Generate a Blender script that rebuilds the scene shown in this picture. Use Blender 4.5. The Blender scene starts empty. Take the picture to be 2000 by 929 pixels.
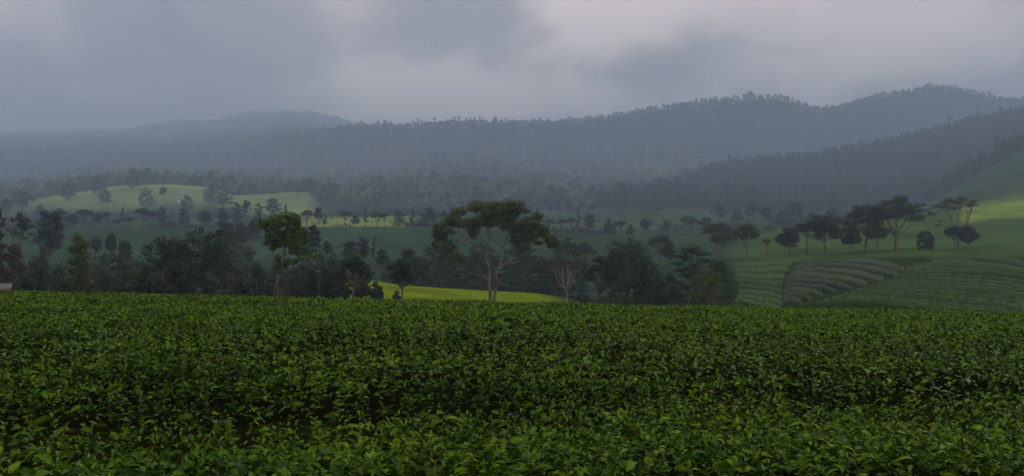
import bpy, math, random
import numpy as np
from mathutils import Vector

S = bpy.context.scene
C = S.collection
R = math.radians

# ------------------------------------------------------------------ camera
F, CX, CY, YH = 1560.0, 1000.0, 464.5, 545.0
PITCH = math.atan((YH - CY) / F)
cam_d = bpy.data.cameras.new('camera')
cam_d.sensor_width = 36.0
cam_d.lens = F / 2000.0 * 36.0
cam_d.clip_start = 0.1
cam_d.clip_end = 60000.0
cam = bpy.data.objects.new('camera', cam_d)
cam.location = (0, 0, 0)
cam.rotation_euler = (R(90) + PITCH, 0, 0)
C.objects.link(cam)
S.camera = cam

# ------------------------------------------------------------------ world: overcast sky
SUN_EL, SUN_AZ = R(52), R(35)          # azimuth measured from +Y towards +X
W = bpy.data.worlds.new('World')
S.world = W
W.use_nodes = True
nt = W.node_tree
nt.nodes.clear()
SKY_STRENGTH = 0.10


def wn(t, **k):
    n = nt.nodes.new(t)
    for a, b in k.items():
        setattr(n, a, b)
    return n


def wmath(op, a, b=None, c=None):
    n = wn('ShaderNodeMath', operation=op)
    for i, v in enumerate((a, b, c)):
        if v is None:
            continue
        if isinstance(v, (int, float)):
            n.inputs[i].default_value = v
        else:
            nt.links.new(v, n.inputs[i])
    return n.outputs[0]


def wvec(op, a, b):
    n = wn('ShaderNodeVectorMath', operation=op)
    for i, v in enumerate((a, b)):
        if isinstance(v, (tuple, list)):
            n.inputs[i].default_value = v
        else:
            nt.links.new(v, n.inputs[i])
    return n


out = wn('ShaderNodeOutputWorld')
bg = wn('ShaderNodeBackground')
bg.inputs['Strength'].default_value = SKY_STRENGTH
sky = wn('ShaderNodeTexSky', sky_type='NISHITA')
sky.sun_disc = False
sky.sun_elevation = SUN_EL
sky.sun_rotation = SUN_AZ
sky.altitude = 1400
tc = wn('ShaderNodeTexCoord')
D = tc.outputs['Generated']
sep = wn('ShaderNodeSeparateXYZ')
nt.links.new(D, sep.inputs[0])
zz = wmath('ADD', wmath('ABSOLUTE', sep.outputs['Z']), 0.34)
comb = wn('ShaderNodeCombineXYZ')
nt.links.new(wmath('DIVIDE', sep.outputs['X'], zz), comb.inputs[0])
nt.links.new(wmath('DIVIDE', sep.outputs['Y'], zz), comb.inputs[1])


def wnoise(scale, detail, rough, dist, off):
    m = wvec('ADD', comb.outputs[0], off)
    n = wn('ShaderNodeTexNoise')
    n.inputs['Scale'].default_value = scale
    n.inputs['Detail'].default_value = detail
    n.inputs['Roughness'].default_value = rough
    n.inputs['Distortion'].default_value = dist
    nt.links.new(m.outputs[0], n.inputs['Vector'])
    return n.outputs['Fac']


n1 = wnoise(0.75, 5.0, 0.52, 0.5, (3.1, 1.7, 0))
n2 = wnoise(2.6, 7.0, 0.58, 0.9, (7.3, 4.2, 0))

n3 = wnoise(8.0, 8.0, 0.6, 0.6, (1.3, 9.2, 0))


def px_dir(u, y):
    a, b = u - CX, CY - y
    v = Vector((a, F * math.cos(PITCH) - b * math.sin(PITCH), F * math.sin(PITCH) + b * math.cos(PITCH)))
    return tuple(v.normalized())


# the cloud deck: thicker and thinner places (brighter where it is thin)
blobs = [(1190, -5, 130, 65, .72), (1150, 60, 60, 50, .16), (930, 195, 280, 75, .60), (820, 150, 90, 40, .10), (1500, 40, 260, 95, .16), (1900, 50, 200, 90, .12),
         (940, 52, 180, 36, -.16), (1270, 135, 110, 32, -.24), (280, 110, 330, 120, -.10), (640, 15, 110, 50, .22), (10, 15, 75, 60, .30), (230, 40, 120, 70, -.14),
         (1720, 150, 150, 40, -.06), (120, 190, 150, 30, .10), (500, 110, 150, 40, -.06)]
warp = wn('ShaderNodeTexNoise')
warp.inputs['Scale'].default_value = 5.0
warp.inputs['Detail'].default_value = 6.0
warp.inputs['Roughness'].default_value = 0.6
nt.links.new(D, warp.inputs['Vector'])
wv_ = wvec('SUBTRACT', warp.outputs['Color'], (0.5, 0.5, 0.5))
wv2 = wvec('MULTIPLY', wv_.outputs[0], (0.16, 0.0, 0.10))
DW = wvec('ADD', D, wv2.outputs[0]).outputs[0]
tot = None
for (bu, by, rx_, ry_, amp) in blobs:
    df = wvec('SUBTRACT', DW, px_dir(bu, by))
    ml = wvec('MULTIPLY', df.outputs[0], (F / rx_, F / rx_, F / ry_))
    ln = wn('ShaderNodeVectorMath', operation='LENGTH')
    nt.links.new(ml.outputs[0], ln.inputs[0])
    e = wmath('MULTIPLY', wmath('POWER', ln.outputs['Value'], 2.0), -0.7)
    g = wmath('MULTIPLY', wmath('EXPONENT', e), amp)
    tot = g if tot is None else wmath('ADD', tot, g)
cl = wmath('ADD', wmath('MULTIPLY', wmath('SUBTRACT', n1, 0.5), 0.72), wmath('MULTIPLY', wmath('SUBTRACT', n2, 0.5), 0.8))
cl = wmath('ADD', cl, wmath('MULTIPLY', wmath('SUBTRACT', n3, 0.5), 0.28))
cl = wmath('ADD', wmath('ADD', cl, tot), 0.55)
ramp = wn('ShaderNodeValToRGB')
ramp.color_ramp.interpolation = 'EASE'
cr = ramp.color_ramp.elements
cr[0].position, cr[0].color = 0.0, (0.30, 0.242, 0.243, 1)
cr[1].position, cr[1].color = 1.0, (1.62, 1.26, 1.08, 1)
e = cr.new(0.42)
e.color = (0.55, 0.408, 0.358, 1)
nt.links.new(cl, ramp.inputs[0])
CLOUD_GAIN = 13.6
gain = wvec('SCALE', ramp.outputs[0], (0, 0, 0))
gain.inputs['Scale'].default_value = CLOUD_GAIN
mix = wn('ShaderNodeMixRGB')
mix.inputs[0].default_value = 0.93
nt.links.new(sky.outputs[0], mix.inputs[1])
nt.links.new(gain.outputs[0], mix.inputs[2])
nt.links.new(mix.outputs[0], bg.inputs['Color'])
nt.links.new(bg.outputs[0], out.inputs['Surface'])

# ------------------------------------------------------------------ sun behind the cloud
sun_d = bpy.data.lights.new('sun', 'SUN')
sun_d.energy = 1.0
sun_d.angle = R(20)
sun_d.color = (1.0, 0.96, 0.9)
sun = bpy.data.objects.new('sun', sun_d)
C.objects.link(sun)
sdir = Vector((math.sin(SUN_AZ) * math.cos(SUN_EL), math.cos(SUN_AZ) * math.cos(SUN_EL), math.sin(SUN_EL)))
sun.rotation_euler = sdir.to_track_quat('Z', 'Y').to_euler()
sun.location = (0, 0, 300)

S.view_settings.view_transform = 'Standard'
S.view_settings.look = 'None'
S.view_settings.exposure = -0.06
S.view_settings.gamma = 1.0
S.view_settings.use_curve_mapping = False
S.cycles.volume_bounces = 3
S.cycles.max_bounces = 6
S.cycles.transparent_max_bounces = 8
S.cycles.use_denoising = True
S.cycles.volume_step_rate = 1.0

rng = np.random.default_rng(7)
random.seed(7)

# ------------------------------------------------------------------ helpers: pixels to places, noise, meshes


def place(u, y, d):
    b = CY - y
    ry = F * math.cos(PITCH) - b * math.sin(PITCH)
    rz = F * math.sin(PITCH) + b * math.cos(PITCH)
    return np.array(((u - CX) / ry * d, d, rz / ry * d))


def z_of(y, d):
    b = CY - y
    return (F * math.sin(PITCH) + b * math.cos(PITCH)) / (F * math.cos(PITCH) - b * math.sin(PITCH)) * d


def _hash(ix, iy, seed):
    h = (ix * 374761393 + iy * 668265263 + seed * 974634777) & 0x7fffffff
    h = ((h ^ (h >> 13)) * 1274126177) & 0x7fffffff
    return ((h ^ (h >> 16)) & 0xffff) / 65535.0


def vnoise(x, y, seed=0):
    x = np.asarray(x, float); y = np.asarray(y, float)
    ix = np.floor(x).astype(np.int64); iy = np.floor(y).astype(np.int64)
    fx = x - ix; fy = y - iy
    fx = fx * fx * (3 - 2 * fx); fy = fy * fy * (3 - 2 * fy)
    a = _hash(ix, iy, seed); b = _hash(ix + 1, iy, seed); c = _hash(ix, iy + 1, seed); d = _hash(ix + 1, iy + 1, seed)
    return (a * (1 - fx) + b * fx) * (1 - fy) + (c * (1 - fx) + d * fx) * fy - 0.5


def fbm(x, y, seed=0, octv=4):
    s = 0; a = 1.0
    for i in range(octv):
        s = s + a * vnoise(x * 2 ** i, y * 2 ** i, seed + i * 17)
        a *= 0.5
    return s


def sstep(a, b, x):
    t = np.clip((np.asarray(x, float) - a) / (b - a), 0, 1)
    return t * t * (3 - 2 * t)


def make_mesh(name, V, faces, smooth=False, attrs=None):
    """faces: a list of integer arrays (n, k), one for each polygon size"""
    V = np.ascontiguousarray(V, dtype=np.float32)
    me = bpy.data.meshes.new(name)
    me.vertices.add(len(V))
    me.vertices.foreach_set('co', V.ravel())
    faces = [np.asarray(f, dtype=np.int32) for f in faces if len(f)]
    li = np.concatenate([f.ravel() for f in faces]).astype(np.int32)
    tot = np.concatenate([np.full(len(f), f.shape[1], np.int32) for f in faces])
    st = np.concatenate(([0], np.cumsum(tot)[:-1])).astype(np.int32)
    me.loops.add(len(li))
    me.loops.foreach_set('vertex_index', li)
    me.polygons.add(len(tot))
    me.polygons.foreach_set('loop_start', st)
    me.polygons.foreach_set('loop_total', tot)
    if smooth:
        me.polygons.foreach_set('use_smooth', np.ones(len(tot), dtype=bool))
    for k, a in (attrs or {}).items():
        a = np.asarray(a, np.float32)
        if a.ndim == 1:
            at = me.attributes.new(k, 'FLOAT', 'POINT')
            at.data.foreach_set('value', a)
        else:
            at = me.attributes.new(k, 'FLOAT_COLOR', 'POINT')
            at.data.foreach_set('color', np.column_stack((a, np.ones(len(a)))).astype(np.float32).ravel())
    me.update(calc_edges=True)
    me.validate()
    return me


def obj(name, me, mat=None, parent=None):
    o = bpy.data.objects.new(name, me)
    C.objects.link(o)
    if mat is not None and not me.materials:
        me.materials.append(mat)
    if parent is not None:
        o.parent = parent
    return o


def tag(o, label=None, cat=None, group=None, kind=None):
    if label: o['label'] = label
    if cat: o['category'] = cat
    if group: o['group'] = group
    if kind: o['kind'] = kind
    return o


def empty(name, loc):
    o = bpy.data.objects.new(name, None)
    o.empty_display_size = 0.3
    o.location = [float(v) for v in loc]
    C.objects.link(o)
    return o


# ------------------------------------------------------------------ materials


def mat_base(name):
    m = bpy.data.materials.new(name)
    m.use_nodes = True
    t = m.node_tree
    return m, t, t.nodes['Principled BSDF'], t.nodes['Material Output']


def rgb(c):
    return (c[0], c[1], c[2], 1.0)


def foliage_mat(name, dark, mid, light, rough=0.55, trans=0.25, patch=0.0, spec=0.3, per_tree=False):
    m, t, p, o = mat_base(name)
    L = t.links
    geo = t.nodes.new('ShaderNodeNewGeometry')
    oi = t.nodes.new('ShaderNodeObjectInfo')
    ad = t.nodes.new('ShaderNodeMath'); ad.operation = 'ADD'
    L.new(geo.outputs['Random Per Island'], ad.inputs[0]); L.new(oi.outputs['Random'], ad.inputs[1])
    fr = t.nodes.new('ShaderNodeMath'); fr.operation = 'FRACT'
    L.new(ad.outputs[0], fr.inputs[0])
    src = fr.outputs[0]
    if per_tree:
        pt = t.nodes.new('ShaderNodeMath'); pt.operation = 'MULTIPLY_ADD'
        L.new(geo.outputs['Random Per Island'], pt.inputs[0]); pt.inputs[1].default_value = 0.25; pt.inputs[2].default_value = 0.0
        pu = t.nodes.new('ShaderNodeMath'); pu.operation = 'MULTIPLY_ADD'
        L.new(oi.outputs['Random'], pu.inputs[0]); pu.inputs[1].default_value = 0.8; L.new(pt.outputs[0], pu.inputs[2])
        src = pu.outputs[0]
    if patch:
        tx = t.nodes.new('ShaderNodeTexCoord')
        nz = t.nodes.new('ShaderNodeTexNoise')
        nz.inputs['Scale'].default_value = patch
        nz.inputs['Detail'].default_value = 3
        L.new(geo.outputs['Position'], nz.inputs['Vector'])
        mp = t.nodes.new('ShaderNodeMath'); mp.operation = 'MULTIPLY_ADD'
        L.new(nz.outputs['Fac'], mp.inputs[0]); mp.inputs[1].default_value = 1.3; mp.inputs[2].default_value = -0.65
        a2 = t.nodes.new('ShaderNodeMath'); a2.operation = 'ADD'; a2.use_clamp = True
        L.new(mp.outputs[0], a2.inputs[0]); L.new(src, a2.inputs[1])
        src = a2.outputs[0]
    rp = t.nodes.new('ShaderNodeValToRGB')
    el = rp.color_ramp.elements
    el[0].color = rgb(dark); el[1].color = rgb(light)
    e = el.new(0.55); e.color = rgb(mid)
    L.new(src, rp.inputs[0])
    L.new(rp.outputs[0], p.inputs['Base Color'])
    p.inputs['Roughness'].default_value = rough
    p.inputs['Specular IOR Level'].default_value = spec
    if trans:
        tr = t.nodes.new('ShaderNodeBsdfTranslucent')
        L.new(rp.outputs[0], tr.inputs['Color'])
        mx = t.nodes.new('ShaderNodeMixShader')
        mx.inputs[0].default_value = trans
        L.new(p.outputs[0], mx.inputs[1]); L.new(tr.outputs[0], mx.inputs[2])
        L.new(mx.outputs[0], o.inputs['Surface'])
    return m


def bark_mat(name, a, b, scale=3.0):
    m, t, p, o = mat_base(name)
    L = t.links
    tx = t.nodes.new('ShaderNodeTexCoord')
    mp = t.nodes.new('ShaderNodeMapping')
    mp.inputs['Scale'].default_value = (1, 1, 0.25)
    L.new(tx.outputs['Object'], mp.inputs[0])
    nz = t.nodes.new('ShaderNodeTexNoise')
    nz.inputs['Scale'].default_value = scale
    nz.inputs['Detail'].default_value = 6
    L.new(mp.outputs[0], nz.inputs['Vector'])
    rp = t.nodes.new('ShaderNodeValToRGB')
    rp.color_ramp.elements[0].position = 0.35; rp.color_ramp.elements[0].color = rgb(a)
    rp.color_ramp.elements[1].position = 0.68; rp.color_ramp.elements[1].color = rgb(b)
    L.new(nz.outputs['Fac'], rp.inputs[0])
    L.new(rp.outputs[0], p.inputs['Base Color'])
    bp = t.nodes.new('ShaderNodeBump'); bp.inputs['Strength'].default_value = 0.5; bp.inputs['Distance'].default_value = 0.05
    L.new(nz.outputs['Fac'], bp.inputs['Height']); L.new(bp.outputs[0], p.inputs['Normal'])
    p.inputs['Roughness'].default_value = 0.9
    p.inputs['Specular IOR Level'].default_value = 0.2
    return m


M = {}
M['tea'] = foliage_mat('tea_leaf', (0.014, 0.044, 0.0012), (0.046, 0.122, 0.0018), (0.120, 0.235, 0.003), rough=0.36, trans=0.14, patch=0.9, spec=0.07)
M['tea_young'] = foliage_mat('tea_young_leaf', (0.075, 0.16, 0.005), (0.11, 0.22, 0.007), (0.16, 0.28, 0.012), rough=0.38, trans=0.3, patch=0.9, spec=0.08)
M['tea_core'] = foliage_mat('tea_twigs_shade', (0.006, 0.009, 0.003), (0.009, 0.013, 0.004), (0.014, 0.018, 0.006), rough=1.0, trans=0, patch=3.0, spec=0.0)  # near-black twigs: the shade inside the hedge is put into their colour
M['leaf_dark'] = foliage_mat('leaf_dark', (0.007, 0.020, 0.006), (0.017, 0.038, 0.011), (0.042, 0.074, 0.020), patch=0.35)
M['leaf_olive'] = foliage_mat('leaf_olive', (0.024, 0.046, 0.010), (0.062, 0.098, 0.022), (0.125, 0.175, 0.040), patch=0.4)
M['leaf_green'] = foliage_mat('leaf_green', (0.024, 0.060, 0.005), (0.062, 0.132, 0.010), (0.135, 0.235, 0.02), patch=0.5)
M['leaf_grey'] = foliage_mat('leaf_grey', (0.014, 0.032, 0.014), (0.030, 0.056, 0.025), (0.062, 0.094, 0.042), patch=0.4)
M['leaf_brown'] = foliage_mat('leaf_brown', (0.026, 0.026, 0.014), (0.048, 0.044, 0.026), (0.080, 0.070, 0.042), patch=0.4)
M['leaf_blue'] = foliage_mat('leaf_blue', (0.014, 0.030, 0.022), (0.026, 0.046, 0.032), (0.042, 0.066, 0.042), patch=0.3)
M['bark_pale'] = bark_mat('bark_pale', (0.045, 0.047, 0.043), (0.20, 0.205, 0.19), 2.2)
M['bark_dark'] = bark_mat('bark_dark', (0.05, 0.042, 0.032), (0.16, 0.145, 0.12))
M['leaf_round'] = foliage_mat('leaf_round', (0.010, 0.026, 0.007), (0.028, 0.054, 0.014), (0.060, 0.098, 0.026), patch=0.4)
M['bark_white'] = bark_mat('bark_white', (0.14, 0.13, 0.11), (0.42, 0.40, 0.36), 2.5)
M['hedge'] = None

# ------------------------------------------------------------------ terrain
ROWS = [
    (70, [(0, 612), (500, 617), (950, 617), (1500, 637), (2000, 652)]),
    (100, [(0, 597), (500, 603), (750, 600), (950, 594), (1150, 604), (1350, 612), (1500, 625), (2000, 634)]),
    (125, [(0, 592), (500, 590), (690, 572), (760, 576), (800, 580), (950, 586), (1100, 593), (1200, 600), (1350, 606), (1500, 606), (1650, 606), (2000, 612)]),
    (150, [(0, 588), (500, 580), (650, 556), (720, 546), (780, 556), (860, 562), (950, 567), (1050, 572), (1110, 583), (1200, 593), (1350, 590), (1450, 585), (1550, 581), (1700, 576), (2000, 582)]),
    (190, [(0, 580), (500, 575), (720, 572), (950, 585), (1100, 590), (1200, 586), (1350, 570), (1450, 548), (1550, 538), (1700, 529), (2000, 534)]),
    (235, [(0, 560), (500, 560), (950, 560), (1200, 560), (1350, 535), (1450, 512), (1550, 500), (1650, 493), (1800, 489), (1900, 490), (2000, 485)]),
    (260, [(0, 545), (500, 545), (950, 540), (1200, 535), (1350, 515), (1450, 505), (1550, 499), (1700, 488), (2000, 480)]),
    (340, [(0, 490), (500, 490), (950, 485), (1200, 490), (1350, 480), (1450, 485), (1550, 478), (1700, 468), (2000, 450)]),
    (430, [(0, 450), (250, 446), (500, 446), (750, 444), (900, 446), (1080, 456), (1200, 460), (1350, 460), (1450, 462), (1550, 455), (1700, 440), (1900, 416), (2000, 403)]),
    (500, [(0, 449), (500, 448), (900, 448), (1080, 455), (1200, 458), (1350, 455), (1500, 450), (1700, 438), (1850, 414), (2000, 398)]),
    (620, [(0, 438), (250, 436), (500, 432), (600, 428), (800, 426), (950, 432), (1100, 437), (1250, 432), (1400, 440), (1550, 438), (1700, 430), (1830, 405), (1900, 380), (2000, 345)]),
    (780, [(0, 420), (250, 418), (450, 415), (600, 418), (800, 420), (950, 422), (1060, 420), (1150, 415), (1250, 408), (1350, 412), (1450, 425), (1600, 426), (1750, 422), (1830, 398), (1900, 350), (2000, 292)]),
    (1000, [(0, 400), (80, 386), (150, 376), (240, 361), (330, 360), (420, 367), (450, 384), (520, 378), (600, 375), (640, 400), (800, 412), (950, 412), (1150, 408), (1400, 405), (1600, 400), (1750, 395), (1850, 372), (2000, 325)]),
    (1200, [(0, 395), (250, 374), (420, 380), (600, 390), (640, 396), (700, 388), (800, 375), (900, 370), (1100, 384), (1150, 395), (1250, 390), (1350, 375), (1500, 365), (1700, 350), (1850, 320), (2000, 280)]),
    (1500, [(0, 378), (250, 362), (420, 362), (550, 368), (650, 372), (750, 368), (870, 362), (1000, 362), (1150, 372), (1300, 374), (1400, 340), (1500, 328), (1600, 320), (1700, 300), (1800, 277), (1900, 247), (2000, 227), (2300, 170)]),
    (2150, [(0, 350), (400, 340), (600, 350), (650, 345), (750, 332), (870, 314), (920, 312), (1000, 322), (1100, 330), (1300, 345), (1400, 345), (1600, 335), (1800, 310), (2000, 272), (2300, 230)]),
    (2450, [(0, 330), (400, 322), (600, 318), (750, 316), (900, 316), (1100, 318), (1300, 320), (1400, 318), (1600, 312), (1800, 285), (2000, 250), (2300, 235)]),
    (2800, [(0, 310), (400, 298), (600, 270), (690, 257), (800, 252), (950, 247), (1090, 247), (1200, 233), (1300, 216), (1400, 202), (1460, 197), (1540, 202), (1600, 215), (1640, 215), (1720, 196), (1820, 173), (1900, 183), (1980, 201), (2000, 202), (2400, 232)]),
    (3500, [(0, 278), (250, 274), (400, 264), (550, 248), (690, 265), (950, 275), (1500, 262), (2000, 252)]),
    (4600, [(0, 264), (150, 261), (250, 257), (300, 245), (420, 239), (480, 227), (560, 219), (610, 225), (650, 233), (690, 244), (720, 256), (800, 292), (1000, 305), (2000, 305)]),
    (5800, [(0, 420), (2000, 420)]),
]
RD_A = [0, 500, 620, 780, 1000, 1200, 1500, 2150, 2450, 2800, 3500, 4600, 5800]
RD_B = [0, 500, 650, 850, 1120, 1330, 1680, 2350, 2520, 2800, 4400, 6800, 8200]


def far(d):
    return np.interp(d, RD_A, RD_B)


def unfar(d):
    return np.interp(d, RD_B, RD_A)


ROWS = [(float(far(d)), p) for d, p in ROWS]
UG = np.linspace(-1400, 3400, 1201)


def _row(poly):
    us = np.array([p[0] for p in poly], float); ys = np.array([p[1] for p in poly], float)
    v = np.interp(UG, us, ys)
    k = np.exp(-np.linspace(-2.2, 2.2, 13) ** 2); k /= k.sum()
    return np.convolve(np.pad(v, 6, mode='edge'), k, mode='valid')


ROWY = np.array([_row(p) for _, p in ROWS])
ROWD = np.array([d for d, _ in ROWS], float)
LD = np.log(ROWD)


def near_canopy(X, Y):
    return -0.695 - 0.02 * X - 0.0084 * Y - 0.0065 * np.maximum(np.asarray(Y, float) - 14.0, 0)


def table_y(u, d):
    """ground height as picture row at bearing u and distance d, monotone cubic in log d"""
    u = np.asarray(u, float); d = np.asarray(d, float)
    fu = np.clip((u - UG[0]) / (UG[1] - UG[0]), 0, len(UG) - 1.001)
    iu = fu.astype(int); tu = fu - iu
    l = np.log(np.clip(d, ROWD[0], ROWD[-1]))
    k = np.clip(np.searchsorted(LD, l, side='right') - 1, 0, len(LD) - 2)

    def val(j):
        j = np.clip(j, 0, len(LD) - 1)
        return ROWY[j, iu] * (1 - tu) + ROWY[j, np.minimum(iu + 1, len(UG) - 1)] * tu
    y0, y1 = val(k), val(k + 1)
    ym, yp = val(k - 1), val(k + 2)
    h = LD[k + 1] - LD[k]
    hm = np.where(k > 0, LD[k] - LD[np.maximum(k - 1, 0)], h)
    hp = np.where(k < len(LD) - 2, LD[np.minimum(k + 2, len(LD) - 1)] - LD[k + 1], h)
    s = (y1 - y0) / h
    sm = np.where(k > 0, (y0 - ym) / hm, s)
    sp = np.where(k < len(LD) - 2, (yp - y1) / hp, s)

    def slope(a, b):
        return np.where(a * b > 0, 2 * a * b / (a + b + 1e-12 * np.sign(a + b + 1e-30)), 0)
    m0, m1 = slope(sm, s), slope(s, sp)
    t = (l - LD[k]) / h
    return (2 * t**3 - 3 * t**2 + 1) * y0 + (t**3 - 2 * t**2 + t) * h * m0 + (-2 * t**3 + 3 * t**2) * y1 + (t**3 - t**2) * h * m1


def ground(X, Y):
    X = np.asarray(X, float); Y = np.asarray(Y, float)
    zn = near_canopy(X, np.minimum(Y, 60)) - 0.9
    Yc = np.maximum(Y, 60.0)
    u = CX + X / Yc * F
    y = table_y(u, Yc)
    b = CY - y
    zt = (F * math.sin(PITCH) + b * math.cos(PITCH)) / (F * math.cos(PITCH) - b * math.sin(PITCH)) * Yc
    zt = zt + fbm(X / 38.0, Yc / 38.0, 5, 3) * np.clip((Yc - 250) / 250, 0, 1) * 1.4
    zt = zt + fbm(X / 230.0, Yc / 230.0, 9, 4) * np.clip((Yc - 1300) / 1000, 0, 1) * 26
    w = sstep(44, 72, Y)
    return zn * (1 - w) + zt * w


def find_d(u, y, d0, d1):
    """first distance in [d0, d1] where the ground is seen at picture row y"""
    ds = np.linspace(d0, d1, 500)
    ys = table_y(np.full_like(ds, u), ds)
    i = np.argmax(ys <= y)
    return float(ds[i]) if ys[i] <= y else float(d1)


dr = np.concatenate((np.linspace(-60, 0, 8), np.linspace(3, 60, 20), np.geomspace(62, 8200, 320)))
uu = np.concatenate((np.linspace(-1400, -60, 36), np.linspace(-50, 2050, 300), np.linspace(2060, 3400, 36)))
XS = np.sqrt(np.maximum(dr, 0) ** 2 + 40.0 ** 2)
XS = np.where(dr > 62, dr * np.sqrt(1 + (40.0 / np.maximum(dr, 1)) ** 2), XS)
GX = (uu[None, :] - CX) / F * XS[:, None]
GY = np.repeat(dr[:, None], len(uu), 1)
GZ = ground(GX, GY)
gu = CX + GX / np.maximum(GY, 30) * F
gy = table_y(gu, np.maximum(GY, 60))
n0, n1_ = GX.shape
idx = np.arange(n0 * n1_).reshape(n0, n1_)
quads = np.stack((idx[:-1, :-1], idx[:-1, 1:], idx[1:, 1:], idx[1:, :-1]), -1).reshape(-1, 4)


def box_mask(u, d, u0, u1, d0, d1, su=30, sd=0.06):
    return sstep(u0 - su, u0 + su, u) * (1 - sstep(u1 - su, u1 + su, u)) * sstep(d0 * (1 - sd), d0 * (1 + sd), d) * (1 - sstep(d1 * (1 - sd), d1 * (1 + sd), d))


def cover(u, d):
    """what grows on the ground: base colour (own colour of the crop) and how strongly planted in rows"""
    d = unfar(d)
    shp = np.shape(u)
    col = np.empty(shp + (3,))
    col[...] = (0.030, 0.048, 0.022)
    rows = np.zeros(shp)

    def lay(mask, c, r=0.0):
        nonlocal col, rows
        col = col * (1 - mask[..., None]) + np.array(c) * mask[..., None]
        rows = rows * (1 - mask) + r * mask
    lay(box_mask(u, d, -800, 1330, 215, 470, 60), (0.036, 0.078, 0.040), 1.0)      # wide dark tea slope
    lay(box_mask(u, d, 1060, 1560, 270, 640, 40), (0.036, 0.070, 0.030), 0.9)
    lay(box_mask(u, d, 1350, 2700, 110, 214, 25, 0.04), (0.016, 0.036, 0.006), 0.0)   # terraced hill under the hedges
    lay(box_mask(u, d, 1440, 2700, 216, 520, 40, 0.03), (0.058, 0.118, 0.022), 1.0)
    lay(box_mask(u, d, 1870, 2700, 385, 560, 40, 0.03), (0.17, 0.26, 0.035), 0.3)    # sunlit patch, its light painted as lime green tea
    lay(box_mask(u, d, 640, 1090, 100, 160, 40, 0.05), (0.165, 0.255, 0.012), 0.6)     # tea round the big tree, sunlight put into its lime colour
    lay(box_mask(u, d, 585, 815, 530, 700, 20), (0.16, 0.23, 0.05), 0.2)
    lay(box_mask(u, d, 815, 1500, 560, 700, 40), (0.050, 0.085, 0.036), 0.5)
    lay(box_mask(u, d, 1030, 1440, 690, 930, 40), (0.040, 0.072, 0.036), 0.6)
    lay(box_mask(u, d, -200, 445, 690, 1060, 40), (0.048, 0.075, 0.038), 0.3)
    lay(box_mask(u, d, 70, 430, 840, 1060, 70, 0.10), (0.19, 0.27, 0.085), 0.5)  # pale left hill: the sun falling on it is put into the colour
    lay(box_mask(u, d, 300, 450, 600, 850, 30), (0.05, 0.075, 0.035), 0.3)
    lay(box_mask(u, d, 440, 612, 760, 1060, 20), (0.16, 0.23, 0.075), 0.4)  # neighbouring hill, sunshine likewise painted into its cover
    lay(box_mask(u, d, 1820, 2600, 540, 830, 20), (0.032, 0.064, 0.028), 0.3)
    lay(sstep(1050, 1150, d), (0.018, 0.030, 0.016), 0.0)
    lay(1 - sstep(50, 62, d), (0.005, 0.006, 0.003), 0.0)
    return col, rows


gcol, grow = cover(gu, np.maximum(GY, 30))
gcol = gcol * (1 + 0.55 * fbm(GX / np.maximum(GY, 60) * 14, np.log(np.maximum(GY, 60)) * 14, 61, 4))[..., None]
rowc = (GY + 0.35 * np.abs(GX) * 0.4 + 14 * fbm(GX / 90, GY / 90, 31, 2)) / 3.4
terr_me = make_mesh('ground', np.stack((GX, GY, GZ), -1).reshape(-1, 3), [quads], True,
                    {'cover': gcol.reshape(-1, 3), 'planted': grow.ravel(), 'rowc': rowc.ravel()})


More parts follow.
